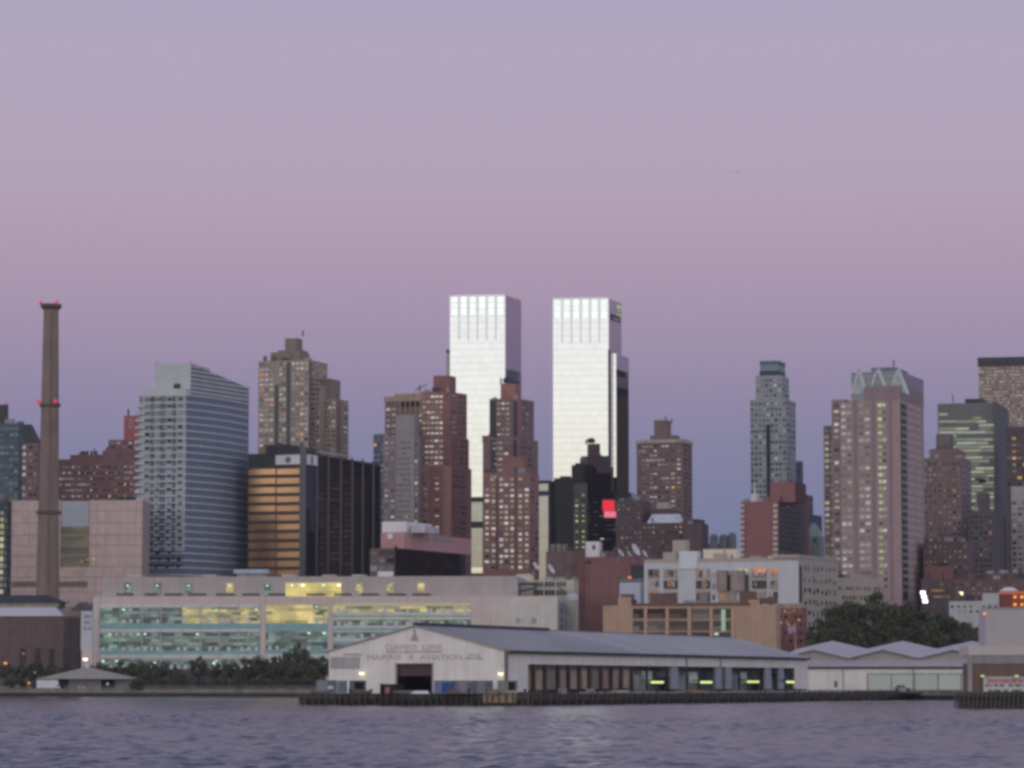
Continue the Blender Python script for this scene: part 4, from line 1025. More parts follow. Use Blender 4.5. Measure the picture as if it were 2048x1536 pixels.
b.win(t, 'f', 9, 1088, 1150, 6, .45, .45, m='window_dim', lit=.05, drop=.2); b.finish()
b = Bld('apartment_block', 'reddish brown brick block in deep dusk, right of the floodlight', 'apartment block', 2070, 1420, 1150, 10)
t = b.tier('wall', wall('dusk_brick', seen(84,60,64), .12), 1905, 2070, 2080, 1158); b.tier('step_wall', BRD, 1938, 2050, 2060, 1146, yoff=4)
b.win(t, 'f', 14, 1164, 1200, 4, .4, .4, m='window_dim', lit=.06); b.finish()
b = Bld('brick_building', 'low brown building with rows of small orange lit windows behind the trees', 'brick building', 1900, 1250, 1180, 10)
t = b.tier('wall', wall('umber_low', seen(70,58,62)), 1842, 1900, 1910, 1158)
b.win(t, 'f', 12, 1162, 1200, 3, .4, .3, m='window_dim', lit=.5, lm='lit_warm', drop=.2); b.finish()
b = Bld('white_building', 'white low building with faint windows behind the tree clump', 'building', 1998, 1120, 1210, 8)
WB = wall('dull_white', seen(138,132,140), .06)
t = b.tier('wall', WB, 1898, 1998, 2004, 1202); b.tier('stair_block', WB, 1965, 1998, 2003, 1186, 1203, yoff=1); b.win(t, 'f', 8, 1208, 1228, 2, .4, .5, m='window_dim', drop=.3); b.finish()
b = Bld('red_building', 'red canopied building with bright orange lamps along its front', 'building', 2090, 1130, 1200, 8)
t = b.tier('wall', wall('red_render', seen(116,64,58), .1), 1996, 2090, 2100, 1187); b.panel('canopy', wall('orange_red', seen(168,88,72)), t, 'f', 1998, 2088, 1182, 1189, .8)
for x in (2030,2044,2060): 
    for y in (1194,1209): b.panel('lamp', MATS['lamp_amber'], t, 'f', x-3, x+3, y-2.5, y+2.5, .5)
MB().lathe([(3,t.z1),(3,t.z1+1.2),(1.5,t.z1+2.2)], 12, (-12,4)).build('roof_dome', WHITE, b.o)
HAZE = .00004
# ------------------------------------------------------------------ land and water
shore = [W(px, 1380, d) for px, d in ((-1500,1330),(-200,1245),(0,1232),(640,1150),(1590,955),(1937,880),(2300,850),(3600,800))]
land = [(-1100, 1400)] + [(p.x, p.y) for p in shore[1:-1]] + [(1100, 800), (1100, 2700), (-1100, 2700)]
g = MB().prism(land, -3, 2.6).build('ground', wall('asphalt', (.06,.058,.062), .3, scale=.05)); g['kind'] = 'structure'
k = MB()
for a, b_ in zip(shore[1:-2], shore[2:-1]):
    d = Vector((b_.x-a.x, b_.y-a.y)).normalized(); n = Vector((d.y, -d.x))
    k.prism([(a.x+n.x*.6,a.y+n.y*.6),(b_.x+n.x*.6,b_.y+n.y*.6),(b_.x-n.x*1.4,b_.y-n.y*1.4),(a.x-n.x*1.4,a.y-n.y*1.4)], 1.3, 2.85)
k.build('kerb', wall('bulkhead_concrete', seen(96,90,86), .25))['kind'] = 'structure'

def make_water():
    xs = np.concatenate([[-1100,-700,-300], np.arange(-140,140.01,.44), [300,700,1100]])
    ys = [-250., -100., 40.]; y = 110.
    while y < 1330: ys.append(y); y += .24 + (y-110)*.0020
    ys = np.array(ys + [1340., 1500.])
    X, Y = np.meshgrid(xs, ys)
    Z = np.zeros_like(X); rs = np.random.RandomState(3)
    for i in range(56):
        wl = .85 * (3.2/.85)**rs.rand(); a = rs.normal(math.pi*.46, .55); k = 2*math.pi/wl
        amp = .0066 * wl**.78
        ph = k*(X*math.cos(a) + Y*math.sin(a)) + rs.rand()*6.28
        s = np.sin(ph); Z += amp*(s + .25*np.cos(2*ph))
    gust = 1 + .35*np.sin(X*.021 + Y*.013 + 1) * np.sin(Y*.009 - X*.004)
    Z *= gust * np.clip((140-np.abs(X))/20, 0, 1) * np.clip((Y-108)/20, 0, 1) * np.clip((1320-Y)/150, .2, 1)
    n, m = X.shape
    co = np.stack([X, Y, Z], -1).reshape(-1, 3)
    idx = np.arange(n*m).reshape(n, m)
    q = np.stack([idx[:-1,:-1], idx[:-1,1:], idx[1:,1:], idx[1:,:-1]], -1).reshape(-1, 4)
    me = bpy.data.meshes.new('water')
    me.vertices.add(len(co)); me.vertices.foreach_set('co', co.ravel())
    me.loops.add(q.size); me.loops.foreach_set('vertex_index', q.ravel().astype(np.int32))
    me.polygons.add(len(q)); me.polygons.foreach_set('loop_start', np.arange(0, q.size, 4, dtype=np.int32)); me.polygons.foreach_set('loop_total', np.full(len(q), 4, dtype=np.int32))
    me.polygons.foreach_set('use_smooth', np.ones(len(q), dtype=bool))
    me.update(calc_edges=True)
    mt, nt, bs = _new('river_water'); N, L = nt.nodes.new, nt.links.new
    bs.inputs['Base Color'].default_value = (.026,.028,.042,1); bs.inputs['Roughness'].default_value = .16
    bs.inputs['IOR'].default_value = 1.333; bs.inputs['Specular IOR Level'].default_value = .5; bs.inputs['Specular Tint'].default_value = (.68,.74,.86,1)
    tc = N('ShaderNodeTexCoord'); mp = N('ShaderNodeMapping'); mp.inputs['Scale'].default_value = (.55, 1.0, 1)
    L(tc.outputs['Object'], mp.inputs['Vector'])
    nz = N('ShaderNodeTexNoise'); nz.inputs['Scale'].default_value = 2.6; nz.inputs['Detail'].default_value = 4
    L(mp.outputs['Vector'], nz.inputs['Vector'])
    bp = N('ShaderNodeBump'); bp.inputs['Strength'].default_value = .5; bp.inputs['Distance'].default_value = .09
    L(nz.outputs['Fac'], bp.inputs['Height']); L(bp.outputs['Normal'], bs.inputs['Normal'])
    me.materials.append(mt)
    o = bpy.data.objects.new('water', me); COL.objects.link(o); o['kind'] = 'structure'
make_water()

def xz(mb, poly, y0, y1):
    n = len(poly)
    return mb.add([(x,y0,z) for x,z in poly] + [(x,y1,z) for x,z in poly], [tuple(range(n)), tuple(range(n,2*n))[::-1]] + [(i,i+n,(i+1)%n+n,(i+1)%n) for i in range(n)])

# ------------------------------------------------------------------ the pier shed
SHW = wall('shed_white', seen(180,164,167), .08, .7); ROOF = wall('shed_roof', seen(118,110,114), .16, .6, scale=.06, ribs=(1.2,.1))
b = Bld('pier_shed', 'long white gabled pier shed with faded lettering over its dark open door', 'pier shed', 1008, 670, 1302, 22.8, base=2.4)
t = b.tier('wall', SHW, 658, 1008, 1614, 1302, build=False)
P = lambda px, py: (lambda h: (h[0].x, h[2]))(b.hit(px, py, (0,0), (1,0)))
xd0, xd1 = P(793,1340)[0], P(864,1340)[0]; zd = P(829,1328)[1]; ze = t.z1; xp = (t.x0 + t.x1)/2; zp = P(829,1253)[1]
m = MB()
xz(m, [(t.x0,0),(xd0,0),(xd0,zd),(t.x0,zd)], 0, .4); xz(m, [(xd1,0),(t.x1,0),(t.x1,zd),(xd1,zd)], 0, .4)
xz(m, [(t.x0,zd),(t.x1,zd),(t.x1,ze),(xp,zp),(t.x0,ze)], 0, .4)
m.build('gable_wall', SHW, b.o)
b.panel('gable_stain', wall('stained_white', seen(134,126,132), .12), t, 'f', 660, 720, 1314, 1338, .02, .1)
f = MB(); f.box(xd0, xd1, .6, .8, P(829,1352)[1], zd).build('roller_door', wall('brown_door', seen(66,52,54), .06, bands=(.5,.2)), b.o)
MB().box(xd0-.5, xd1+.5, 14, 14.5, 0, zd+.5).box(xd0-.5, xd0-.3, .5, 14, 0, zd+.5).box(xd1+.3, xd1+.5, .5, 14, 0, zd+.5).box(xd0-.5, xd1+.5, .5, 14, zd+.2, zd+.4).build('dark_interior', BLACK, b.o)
MB().box(xd0-.25, xd0, -.12, .1, 0, zd).box(xd1, xd1+.25, -.12, .1, 0, zd).box(xd0-.25, xd1+.25, -.12, .1, zd, zd+.25).build('door_frame', wall('door_frame', seen(130,116,120)), b.o)
S = t.dep
def slope(xa, za, xb, zb, y0, y1, th=.3): return MB().hexa([(xa,y0,za),(xb,y0,zb),(xb,y1,zb),(xa,y1,za)], [(xa,y0,za+th),(xb,y0,zb+th),(xb,y1,zb+th),(xa,y1,za+th)])
slope(xp, zp, t.x1+.7, ze-.12, -.35, S+.4).build('roof', ROOF, b.o); slope(t.x0-.7, ze-.12, xp, zp, -.35, S+.4).build('roof', ROOF, b.o)
MB().box(t.x1+.7, t.x1+1.0, 1.6, S, ze-.35, ze+.12).build('gutter', DARK, b.o)
yr = b.hit(1095, 1262, (xp,0), (0,1))[0].y
ya = b.hit(1290, 1300, (t.x1,0), (0,1))[0].y; NS = wall('newer_sheet', seen(128,119,123), .12, .55, scale=.08, ribs=(1.2,.08))
ex_, ez_ = t.x1 + .7 - xp, ze - .12 - zp
MB().hexa([(xp+.6,ya-14,zp+.305+ez_*.6/ex_),(t.x1+.69,ya,ze+.185),(t.x1+.69,S+.3,ze+.185),(xp+.6,S+.3,zp+.305+ez_*.6/ex_)], [(xp+.6,ya-14,zp+.33+ez_*.6/ex_),(t.x1+.69,ya,ze+.21),(t.x1+.69,S+.3,ze+.21),(xp+.6,S+.3,zp+.33+ez_*.6/ex_)]).build('newer_roof_sheet', NS, b.o)
MB().box(xp-.5, xp+.5, -.4, yr, zp+.3, zp+.85).build('ridge_vent', wall('ridge_dark', seen(54,54,64)), b.o)
MB().box(xp-.3, xp+.3, yr, S, zp+.28, zp+.45).build('ridge_cap', wall('ridge_grey', seen(112,108,122)), b.o)
b.panel('downpipe', wall('rust_pipe', seen(104,88,88), .1), t, 's', 1008.3, 1013, 1297, 1382, .35)
b.panel('side_wall', SHW, t, 's', 1008.2, 1056, 1302, 1384, 0, .4)
b.panel4('fascia', SHW, t, 's', [(1056,1304),(1590,1317.5),(1590,1336),(1056,1328.5)], 0, .4)
for x, y in ((1373,1322),(1441,1325)): b.panel('fascia_joint', GREYM, t, 's', x-1.5, x+1.5, y-9, y+9, .08)
b.panel('end_wall', SHW, t, 's', 1590, 1614.5, 1317, 1378, 0, .4)
MB().box(t.x0, t.x0+.4, .4, S, 0, ze).build('rear_side_wall', SHW, b.o); MB().box(t.x0, t.x1, S, S+.4, 0, ze).build('end_gable_wall', SHW, b.o)
MB().box(t.x1-6, t.x1-5.6, .5, S, 0, ze-.4).build('inner_wall', wall('inner_grey', seen(112,112,118), .35, scale=.2), b.o)
MB().box(t.x0+.5, t.x1-.5, .5, S-.2, .02, .1).build('shed_floor', wall('shed_floor', (.08,.075,.075)), b.o)
BEI = [wall('shutter_%s' % n, seen(*c), .2, scale=.5) for n, c in (('beige',(118,104,98)),('sand',(126,108,100)),('dun',(104,92,90)),('rosy',(116,96,94)))]
cx = [1057,1072,1095,1121,1142,1164,1184,1207,1227,1247,1268]
for i in range(10):
    yb = 1380 - i*.4
    b.panel('shutter', BEI[i % 4], t, 's', cx[i]+2, cx[i+1]-2, 1340, yb, -.9, 1.2); b.panel('shutter_head', RUST, t, 's', cx[i]+2, cx[i+1]-2, 1330, 1340, -.8, 1.2)
for i in range(11): b.panel('column', wall('rust_column', seen(64,48,48)), t, 's', cx[i]-1.4, cx[i]+1.4, 1329, 1383, -.25, .8)
for x0, x1 in ((1345,1359),(1434,1447),(1454,1466),(1533,1545),(1560,1570)):
    b.panel('column', wall('pale_column', seen(122,118,134)), t, 's', x0, x1, 1333, 1378, -.3, .8)
for x in (1298,1338,1378,1402,1482,1500,1522,1556,1584): b.panel('column', DARK, t, 's', x-.8, x+.8, 1332, 1380, -.3, .7)
for x0, x1, y in ((1278,1335,1350),(1362,1428,1352),(1474,1526,1352),(1546,1588,1354)):
    m = MB(); 
    b.panel('stored_crate', wall('crate_grey', seen(112,114,118), .35), t, 's', x0, (x0+x1)/2, y, 1378, -2, 4)
    b.panel('stored_crate', wall('crate_pale', seen(150,152,156), .35), t, 's', (x0+x1)/2+2, x1-6, y-8, 1366, -3, 5)
b.panel('tarpaulin', wall('blue_tarpaulin', seen(44,62,108), .15), t, 's', 1566, 1600, 1347, 1361, -1.5, 4)
for x0, x1, y in ((1306,1329,1364.5),(1404,1426,1364.5),(1498,1520,1363.5),(1576,1612,1364)):
    f = b.panel('strip_lamp', MATS['lamp_yellow'], t, 's', x0, x1, y-2, y+2, -.2, .5)
    b.panel('lamp_housing', DARK, t, 's', x0-14, x1+1, y-5, y-2.6, -.1, .7, parent=f)
INK = wall('faded_letter', seen(136,121,127), .25, scale=1.5); INK2 = wall('dark_letter', seen(104,88,95), .2, scale=1.5)
def wtext(body, mat, px0, px1, py0, py1):
    A, B_ = P(px0, py1), P(px1, py0)
    o = text('lettering', body, mat, b.o, 1.0, (0,0,0), 0, .02)
    vs = np.array([v.co[:] for v in o.data.vertices]); lo, hi = vs.min(0), vs.max(0)
    sx, sz = (B_[0]-A[0])/(hi[0]-lo[0]), (B_[1]-A[1])/(hi[1]-lo[1])
    o.scale = (sx, sz, 1); o.location = (A[0] - lo[0]*sx, -.03, A[1] - lo[1]*sz)
wtext('CUNARD', INK, 771, 832, 1289, 1300); wtext('LINE', INK, 846, 886, 1289, 1300)
wtext('MARINE', INK, 735, 805, 1309, 1320); wtext('&', INK, 818, 828, 1309, 1320); wtext('AVIATION', INK, 840, 924, 1309, 1320)
wtext('DEPARTMENT\nOF', INK2, 687, 724, 1307, 1319)
wtext('CITY OF\nNEW YORK', INK2, 931, 966, 1308, 1319)
xA, zA = P(773, 1304); xB, _ = P(886, 1304)
MB().box(xA, xB, -.06, .1, zA-.15, zA+.15).build('lettering', INK, b.o)
xA, zA = P(829,1275); r = .95
MB().box(xA-.25,xA+.25,-.05,.1,zA-.2,zA+1.7).box(xA-.9,xA+.9,-.045,.1,zA-.7,zA-.2).box(xA-.6,xA+.6,-.04,.1,zA-.2,zA+.5).build('emblem', INK, b.o)
MB().tube((xp,0,zp+.4),(xp,0,zp+2.2),.09).build('finial', GREYM, b.o)
for px, py in ((725,1347),(1003,1348)):
    x, z = P(px, py)
    f = MB().box(x-.15,x+.15,-.5,.1,z+.35,z+.5).build('wall_lamp', DARK, b.o)
    MB().box(x-.36,x+.36,-.8,-.15,z-.2,z+.22).build('lamp_glass', MATS['lamp_cream'], f)

# pier deck in the same frame as the shed
WD = wall('pier_timber', seen(56,50,50), .35, scale=.6); dk = Bld('pier_deck', '', '', 1008, 670, 1302, 22.8, base=0)
xl = dk.hit(598, 1400, (0,-9), (1,0))[0].x
MB().prism([(xl,-9),(9,-9),(9,330),(t.x0-6,330),(t.x0-6,-2),(xl,-2)], .9, 2.4).build('deck', WD, dk.o)
MB().prism([(xl+1.2,-8),(8,-8),(8,330),(t.x0-5,330),(t.x0-5,-3),(xl+1.2,-3)], -2, .9).build('substructure', wall('wet_timber', seen(54,51,52), .3), dk.o)
MB().box(8.3,9,20,210,2.4,2.62).build('deck_edge', wall('white_edge', seen(140,134,146)), dk.o)
MB().box(xl,9,-9.12,-9,1.5,1.8).build('waler', wall('waler', seen(78,66,64)), dk.o)
xa = dk.hit(966,1394,(0,-9.2),(1,0))[0].x; xb = dk.hit(1032,1394,(0,-9.2),(1,0))[0].x
MB().box(xa,xb,-9.3,-9.0,.6,2.35).build('pale_fender', wall('pale_fender', seen(116,98,88), .3), dk.o)
tag(dk.o, 'dark timber pier carrying the long white shed, pale fender boards at its corner', 'pier')
pile0 = MB().lathe([(.19,-2.5),(.18,2.5),(.14,2.75)], 7).build('timber_pile', wall('pile_timber', seen(66,60,59), .45, scale=.8)); pn = 0
def put_pile(x, y, h=1.0):
    global pn
    o = pile0 if pn == 0 else pile0.copy()
    if pn: COL.objects.link(o)
    pn += 1; w = dk.world(x, y); o.location = (w.x, w.y, random.uniform(-.7,.3)); o.rotation_euler = (random.gauss(0,.05), random.gauss(0,.05), 0)
    tag(o, 'weathered timber fender pile standing in the water along the pier edge', 'pile', 'fender piles along the pier')
for i in range(34): put_pile(xl + .3 + (9-xl)*i/33.0 + random.uniform(-.35,.35), -9.42)
for i in range(64): put_pile(9.3, -7 + i*3.9 + random.uniform(-1.2,1.2))

def container(px0, px1, py0, py1, col, label, d=661, end=None, cat='container', yoff=-4.5):
    c = Bld('shipping_container', label, cat, px1, d, 1375, 12, base=2.4, group='containers and crates on the pier')
    tt = c.tier('box', wall('cont_%d' % px0, col, .12, .6, ribs=(.5,.18)), px0, px1, px1+4, py0)
    n = 4
    for i in range(n): c.panel('door_bar', DARK, tt, 'f', px1 - 2 - i*3, px1 - 1.4 - i*3, py0+2, 1384, .08)
    c.tier('top_rail', wall('rail_%d' % px0, tuple(v*.8 for v in col)), px0-.3, px1+.3, px1+4.3, py0-1, py0+1, yoff=-.05)
    if end: c.panel('open_end', BLACK, tt, 'f', end[0], end[1], py0+2, py1, .1)
    return c, tt
c, tt = container(633, 668, 1361, 1384, seen(104,104,116), 'grey container with a white patch, at the river end of the pier'); c.panel('patch', WHITE, tt, 'f', 662-6, 666, 1372, 1378, .12)
container(668, 690, 1362, 1385, seen(110,114,126), 'pale grey container between the patched container and the dark crate')
container(699, 728, 1362, 1378, seen(84,80,86), 'open dark ended crate under the first wall lamp', end=(709,727))
c, tt = container(868, 906, 1362, 1385, seen(92,96,130), 'blue fronted container just beside the open shed door'); c.panel('blue_sheet', MATS['blue_tarpaulin'], tt, 'f', 884, 906, 1365, 1384, .14)
container(909, 946, 1362, 1381, seen(106,104,116), 'long grey container next to the blue one'); container(948, 982, 1362, 1381, seen(98,98,112), 'darker grey container, second from the blue one')
container(995, 1031, 1362, 1380, seen(104,100,106), 'small grey container with a black open end by the downpipe', end=(1017,1030))
b_ = Bld('bollard_cabinet', 'narrow dark upright cabinet left of the shed door', 'cabinet', 768, 664, 1375, 12, base=2.4); tt = b_.tier('body', DARK, 760, 768, 770, 1368); b_.panel('cap', GREYM, tt, 'f', 759.5, 768.5, 1366.5, 1368.5, .1); b_.panel('door', BLACK, tt, 'f', 761, 767, 1370, 1384, .06)
b_ = thing('barrel_stack', W(775, 1385, 662), 0, 'dull red barrel standing by the shed door', 'barrel'); b_.location.z = 2.4
MB().lathe([(.42,0),(.45,.1),(.42,.3),(.45,.5),(.42,.9),(.45,1.2),(.40,1.25)], 14).build('body', wall('red_drum', seen(138,84,84)), b_); MB().lathe([(.41,1.25),(.41,1.3)], 14).build('lid', RUST, b_)
b_ = thing('skiff', W(840, 1388, 657), R(4), 'small white upturned boat hull lying before the shed door', 'boat'); b_.location.z = 2.4
MB().hexa([(-1.9,-.6,0),(1.9,-.6,0),(1.9,.6,0),(-1.9,.6,0)], [(-1.2,-.15,.55),(1.5,-.25,.55),(1.5,.25,.55),(-1.2,.15,.55)]).build('hull', WHITE, b_); MB().box(-1.5,1.7,-.05,.05,.55,.63).build('keel', RUST, b_)

for px, lab in ((700,'mooring bollard below the dark ended crate'),(742,'mooring bollard between the crate and the upright cabinet'),(938,'mooring bollard in front of the long grey container'),(1050,'mooring bollard at the shed corner beyond the tan timbers')):
    o = thing('mooring_bollard', W(px, 1388, 656), 0, 'squat dark ' + lab, 'bollard', 'mooring bollards on the pier'); o.location.z = 2.4
    MB().lathe([(.28,0),(.22,.1),(.2,.55),(.36,.65),(.36,.85),(.2,.92)], 12).build('post', DARK, o); MB().box(-.45,.45,-.45,.45,0,.08).build('base', RUST, o)
def junk(px, py, kind, label, col):
    o = thing('debris_' + kind, W(px, py, 660 if px < 1050 else 690), random.uniform(-.4,.4), label, kind, 'clutter along the pier edge'); o.location.z = 2.4
    if kind == 'crate':
        MB().box(-.9,.9,-.6,.6,0,.9).build('box', wall('junk_%d' % px, col, .3), o); MB().box(-.98,.98,-.68,-.62,.25,.4).box(-.98,.98,-.68,-.62,.6,.75).build('slat', RUST, o)
    else:
        m = MB()
        for i in range(4): m.tube((-1.8+random.uniform(-.3,.3), i*.3-.5, .18+.28*(i % 2)), (1.8+random.uniform(-.3,.3), i*.3-.5, .2+.28*(i % 2)), .17)
        m.build('timbers', wall('junk_%d' % px, col, .3), o)
junk(1018,1385,'timber','heap of tan timbers at the corner of the pier', seen(126,108,100)); junk(1062,1386,'timber','reddish timbers piled beside the shutters', seen(112,84,82))
junk(1125,1386,'crate','pale crate, nearest of the row along the pier side', seen(140,132,140)); junk(1180,1386,'crate','low pale crate beside the brown shutters', seen(132,124,132)); junk(806,1386,'timber','grey timbers stacked under the open door', seen(92,84,86)); junk(905,1387,'crate','brown crate below the blue container', seen(96,76,74)); junk(720,1388,'timber','dark timbers lying under the open ended crate', seen(74,62,60)); junk(985,1388,'crate','tan crate in front of the darker grey container', seen(122,106,98)); junk(640,1389,'timber','broken timbers on the tip of the pier', seen(84,74,70)); junk(1240,1386,'timber','pale timbers along the shutters farther down the pier', seen(128,116,112)); junk(1390,1386,'timber','brown timbers lying before the lit shed bays', seen(104,80,74))

# ------------------------------------------------------------------ triple gabled shed behind the pier
b = Bld('gabled_shed', 'pale shed with three peaked roofs in a row and lit greenish windows', 'shed', 1938, 900, 1330, 3, base=2.6)
t = b.tier('wall', SHW, 1600, 1938, 1946, 1336, yb=None)
P = lambda px, py, y=0: (lambda h: (h[0].x, h[2]))(b.hit(px, py, (0,y), (1,0)))
fr = [(1557,1317),(1627,1300),(1697,1317),(1765,1300),(1837,1317),(1905,1300),(1975,1317)]
bk = [(1596,1299),(1665,1283.5),(1735,1299),(1805,1283.5),(1874,1299),(1945,1283.5),(2012,1299)]
GB = wall('gable_beige', seen(124,114,118), .05); RF2 = wall('pale_roof_metal', seen(142,130,136), .08, .6)
L_ = 34
for i in range(6):
    A, B_, C_, D_ = P(*fr[i]), P(*fr[i+1]), P(*bk[i+1], L_), P(*bk[i], L_)
    MB().hexa([(A[0],-.6,A[1]),(B_[0],-.6,B_[1]),(C_[0],L_,C_[1]),(D_[0],L_,D_[1])], [(A[0],-.6,A[1]+.25),(B_[0],-.6,B_[1]+.25),(C_[0],L_,C_[1]+.25),(D_[0],L_,D_[1]+.25)]).build('roof', RF2, b.o)
m = MB(); zb = t.z1
pts = [P(x, y+.8) for x, y in fr]
xz(m, [(pts[0][0], zb-.5), (pts[-1][0], zb-.5)] + pts[::-1], .0, .4); m.build('gable_wall', GB, b.o)
for i in range(6):
    A, B_ = P(*fr[i]), P(*fr[i+1])
    MB().hexa([(A[0],-.75,A[1]-.22),(B_[0],-.75,B_[1]-.22),(B_[0],-.55,B_[1]-.22),(A[0],-.55,A[1]-.22)], [(A[0],-.75,A[1]+.1),(B_[0],-.75,B_[1]+.1),(B_[0],-.55,B_[1]+.1),(A[0],-.55,A[1]+.1)]).build('barge_board', wall('barge', seen(92,84,90)), b.o)
MB().hexa([(t.x0,-3,t.z1+.15),(0,-3,t.z1+.15),(0,0,P(1800,1320)[1]),(t.x0,0,P(1800,1320)[1])], [(t.x0,-3,t.z1+.35),(0,-3,t.z1+.35),(0,0,P(1800,1320)[1]+.2),(t.x0,0,P(1800,1320)[1]+.2)]).build('lean_to_roof', wall('lean_grey', seen(128,118,126), .06, .6), b.o)
tf = b.tier('front_wall', SHW, 1600, 1938, 1946, 1337, yoff=-2.6, dep=2.7)
b.panel('gutter', DARK, tf, 'f', 1600, 1938, 1333.5, 1337, .6)
b.panel('plinth', wall('plinth_brown', seen(84,74,78), .2), tf, 'f', 1600, 1938, 1380, 1386, .2)
for i, (a, c) in enumerate(((1737,1778),(1784,1826),(1831,1873),(1878,1919),(1924,1936))):
    f = b.panel('window', lit('frosted_glass', (150,158,152), .72, .12), tf, 'f', a, c, 1349, 1381 if i != 1 else 1371, .1)
    b.panel('window_frame', wall('frame_green', seen(96,102,102)), tf, 'f', a-3, a-.5, 1347, 1381, .16, parent=f); b.panel('window_frame', MATS['frame_green'], tf, 'f', a-3, c+2, 1346.5, 1349, .16, parent=f)
for x in (1686,1826): b.panel('downpipe', GREYM, tf, 'f', x-1, x+1, 1337, 1380, .2)
b.panel('door', wall('grey_door', seen(86,92,92)), tf, 'f', 1668, 1675, 1362, 1374, .1); b.panel('notice', wall('pale_notice', seen(178,164,176)), tf, 'f', 1691, 1700, 1361, 1372, .12)
def car(px, py, d, rz, col, label, L=4.5, H=1.45, van=False):
    o = thing('parked_car' if not van else 'van', W(px, py, d), rz, label, 'car' if not van else 'van', 'vehicles parked by the water'); o.location.z = 2.6
    h = L/2; bm = wall('paint_%d' % px, col, .05, .35)
    prof = [(-h,.35),(h,.35),(h,.75),(h-.25,.85),(.35*h,.92),(-.9*h,.95),(-h,.85)] if not van else [(-h,.4),(h,.4),(h,1.0),(h-.5,1.25),(h-.9,H),(-h,H)]
    m = MB(); xz(m, prof, -.88, .88); m.build('body', bm, o)
    if not van:
        m = MB(); xz(m, [(-.85*h,.93),(.42*h,.93),(.1*h,H),(-.6*h,H)], -.76, .76); c = m.build('cabin', MATS['window_blue'], o)
        xz(MB(), [(-.62*h,H),(.12*h,H),(.1*h,H+.06),(-.6*h,H+.06)], -.74, .74).build('roof', bm, o)
    else: MB().box(h-1.2,h-.5,-.89,.89,1.05,1.5).build('window', MATS['window_blue'], o)
    for sx in (-.62, .62):
        for sy in (-.8, .8): MB().tube((sx*h, sy-.12, .33), (sx*h, sy+.12, .33), .33, n=14).build('wheel', BLACK, o)
    return o
car(1805,1378,880,R(4), seen(110,106,112), 'silver car parked before the second frosted window', 4.6)
# low brush along the pier side
# ------------------------------------------------------------------ brick pier building at the frame edge with its sign
b = Bld('pier_building', 'brown brick pier building with a pale parapet and a red headed sign board', 'pier building', 2110, 596, 1330, 2, base=2.4)
PBR = wall('umber_pier_brick', seen(86,68,66), .1)
t = b.tier('wall', PBR, 1943, 2110, 2120, 1326); b.panel('grey_frieze', wall('frieze_grey', seen(112,104,108), .08), t, 'f', 1943, 2110, 1309, 1327, .05, 6)
b.tier('parapet', wall('parapet_pale', seen(150,136,138), .05), 1936, 2110, 2120, 1291, 1310, yoff=.5)
b.panel('corner_post', wall('post_pale', seen(126,114,118)), t, 'f', 1935, 1944, 1309, 1383, .25)
sp = Bld('sign_board', 'white sign board with a red heading and dark lines on the brown brick', 'sign', 2096, 595.3, 1370, 2, base=2.9)
tt = sp.tier('board', wall('sign_ground', seen(150,144,148), .04), 1967, 2096, 2097, 1353.5, 1396, z0=0); RD = wall('sign_red_paint', seen(140,90,97)); BKT = wall('sign_black_paint', seen(88,82,90))
x = 1974
for w_ in (22, 4, 15, 12, 10, 26):
    sp.panel('lettering', RD, tt, 'f', x, x+w_, 1357, 1366, .03); x += w_ + 2.2
for y, segs in ((1370.5,((1970,1978),(1980,1984),(1987,1996),(1999,2008),(2017,2026),(2030,2043),(2047,2070))),(1381,((1976,1984),(1986,2001),(2007,2016),(2024,2044),(2048,2060))),(1390,((1994,2000),(2005,2012),(2014,2024),(2028,2050)))):
    for a, c in segs: sp.panel('lettering', BKT, tt, 'f', a, c, y-2.2, y+2.4, .03)
for x in (1964, 2032):
    f = sp.panel('sign_lamp', DARK, tt, 'f', x-1, x+1, 1349.5, 1355, .9, .1); sp.panel('lamp_glass', lit('sign_lamp', (222,228,150), .75, .1), tt, 'f', x-3.5, x+4, 1350, 1354, 1.1, -.7, parent=f)
b2 = Bld('pier_deck', 'dark piled pier under the brown brick pier building', 'pier', 2120, 590, 1400, 2, base=0)
t2 = b2.tier('deck', WD, 1910, 2120, 2130, 1386, 1394, dep=70); b2.tier('substructure', wall('wet_timber', seen(54,51,52), .3), 1914, 2120, 2129, 1394, yoff=1, z0=-2, dep=66)
for x in range(1909, 2056, 9):
    o = pile0.copy(); COL.objects.link(o); w = W(x, 1400, 589); o.location = (w.x, w.y, random.uniform(-.3,.3)); o['label'] = 'dark wet pile under the deck of the brown brick pier building'
b3 = Bld('white_building', 'blank pale rendered wall block rising above the brown pier building', 'building', 2110, 770, 1250, 2)
t3 = b3.tier('wall', wall('blank_render', seen(140,130,136), .05), 1971, 2110, 2120, 1216); b3.panel('wall_coping', wall('render_coping', seen(124,114,120)), t3, 'f', 1970.5, 2110, 1214.5, 1217, .2)
b3.panel('wall_lamp', MATS['lamp_amber'], t3, 'f', 1966.5, 1971.5, 1225.5, 1229, .4)

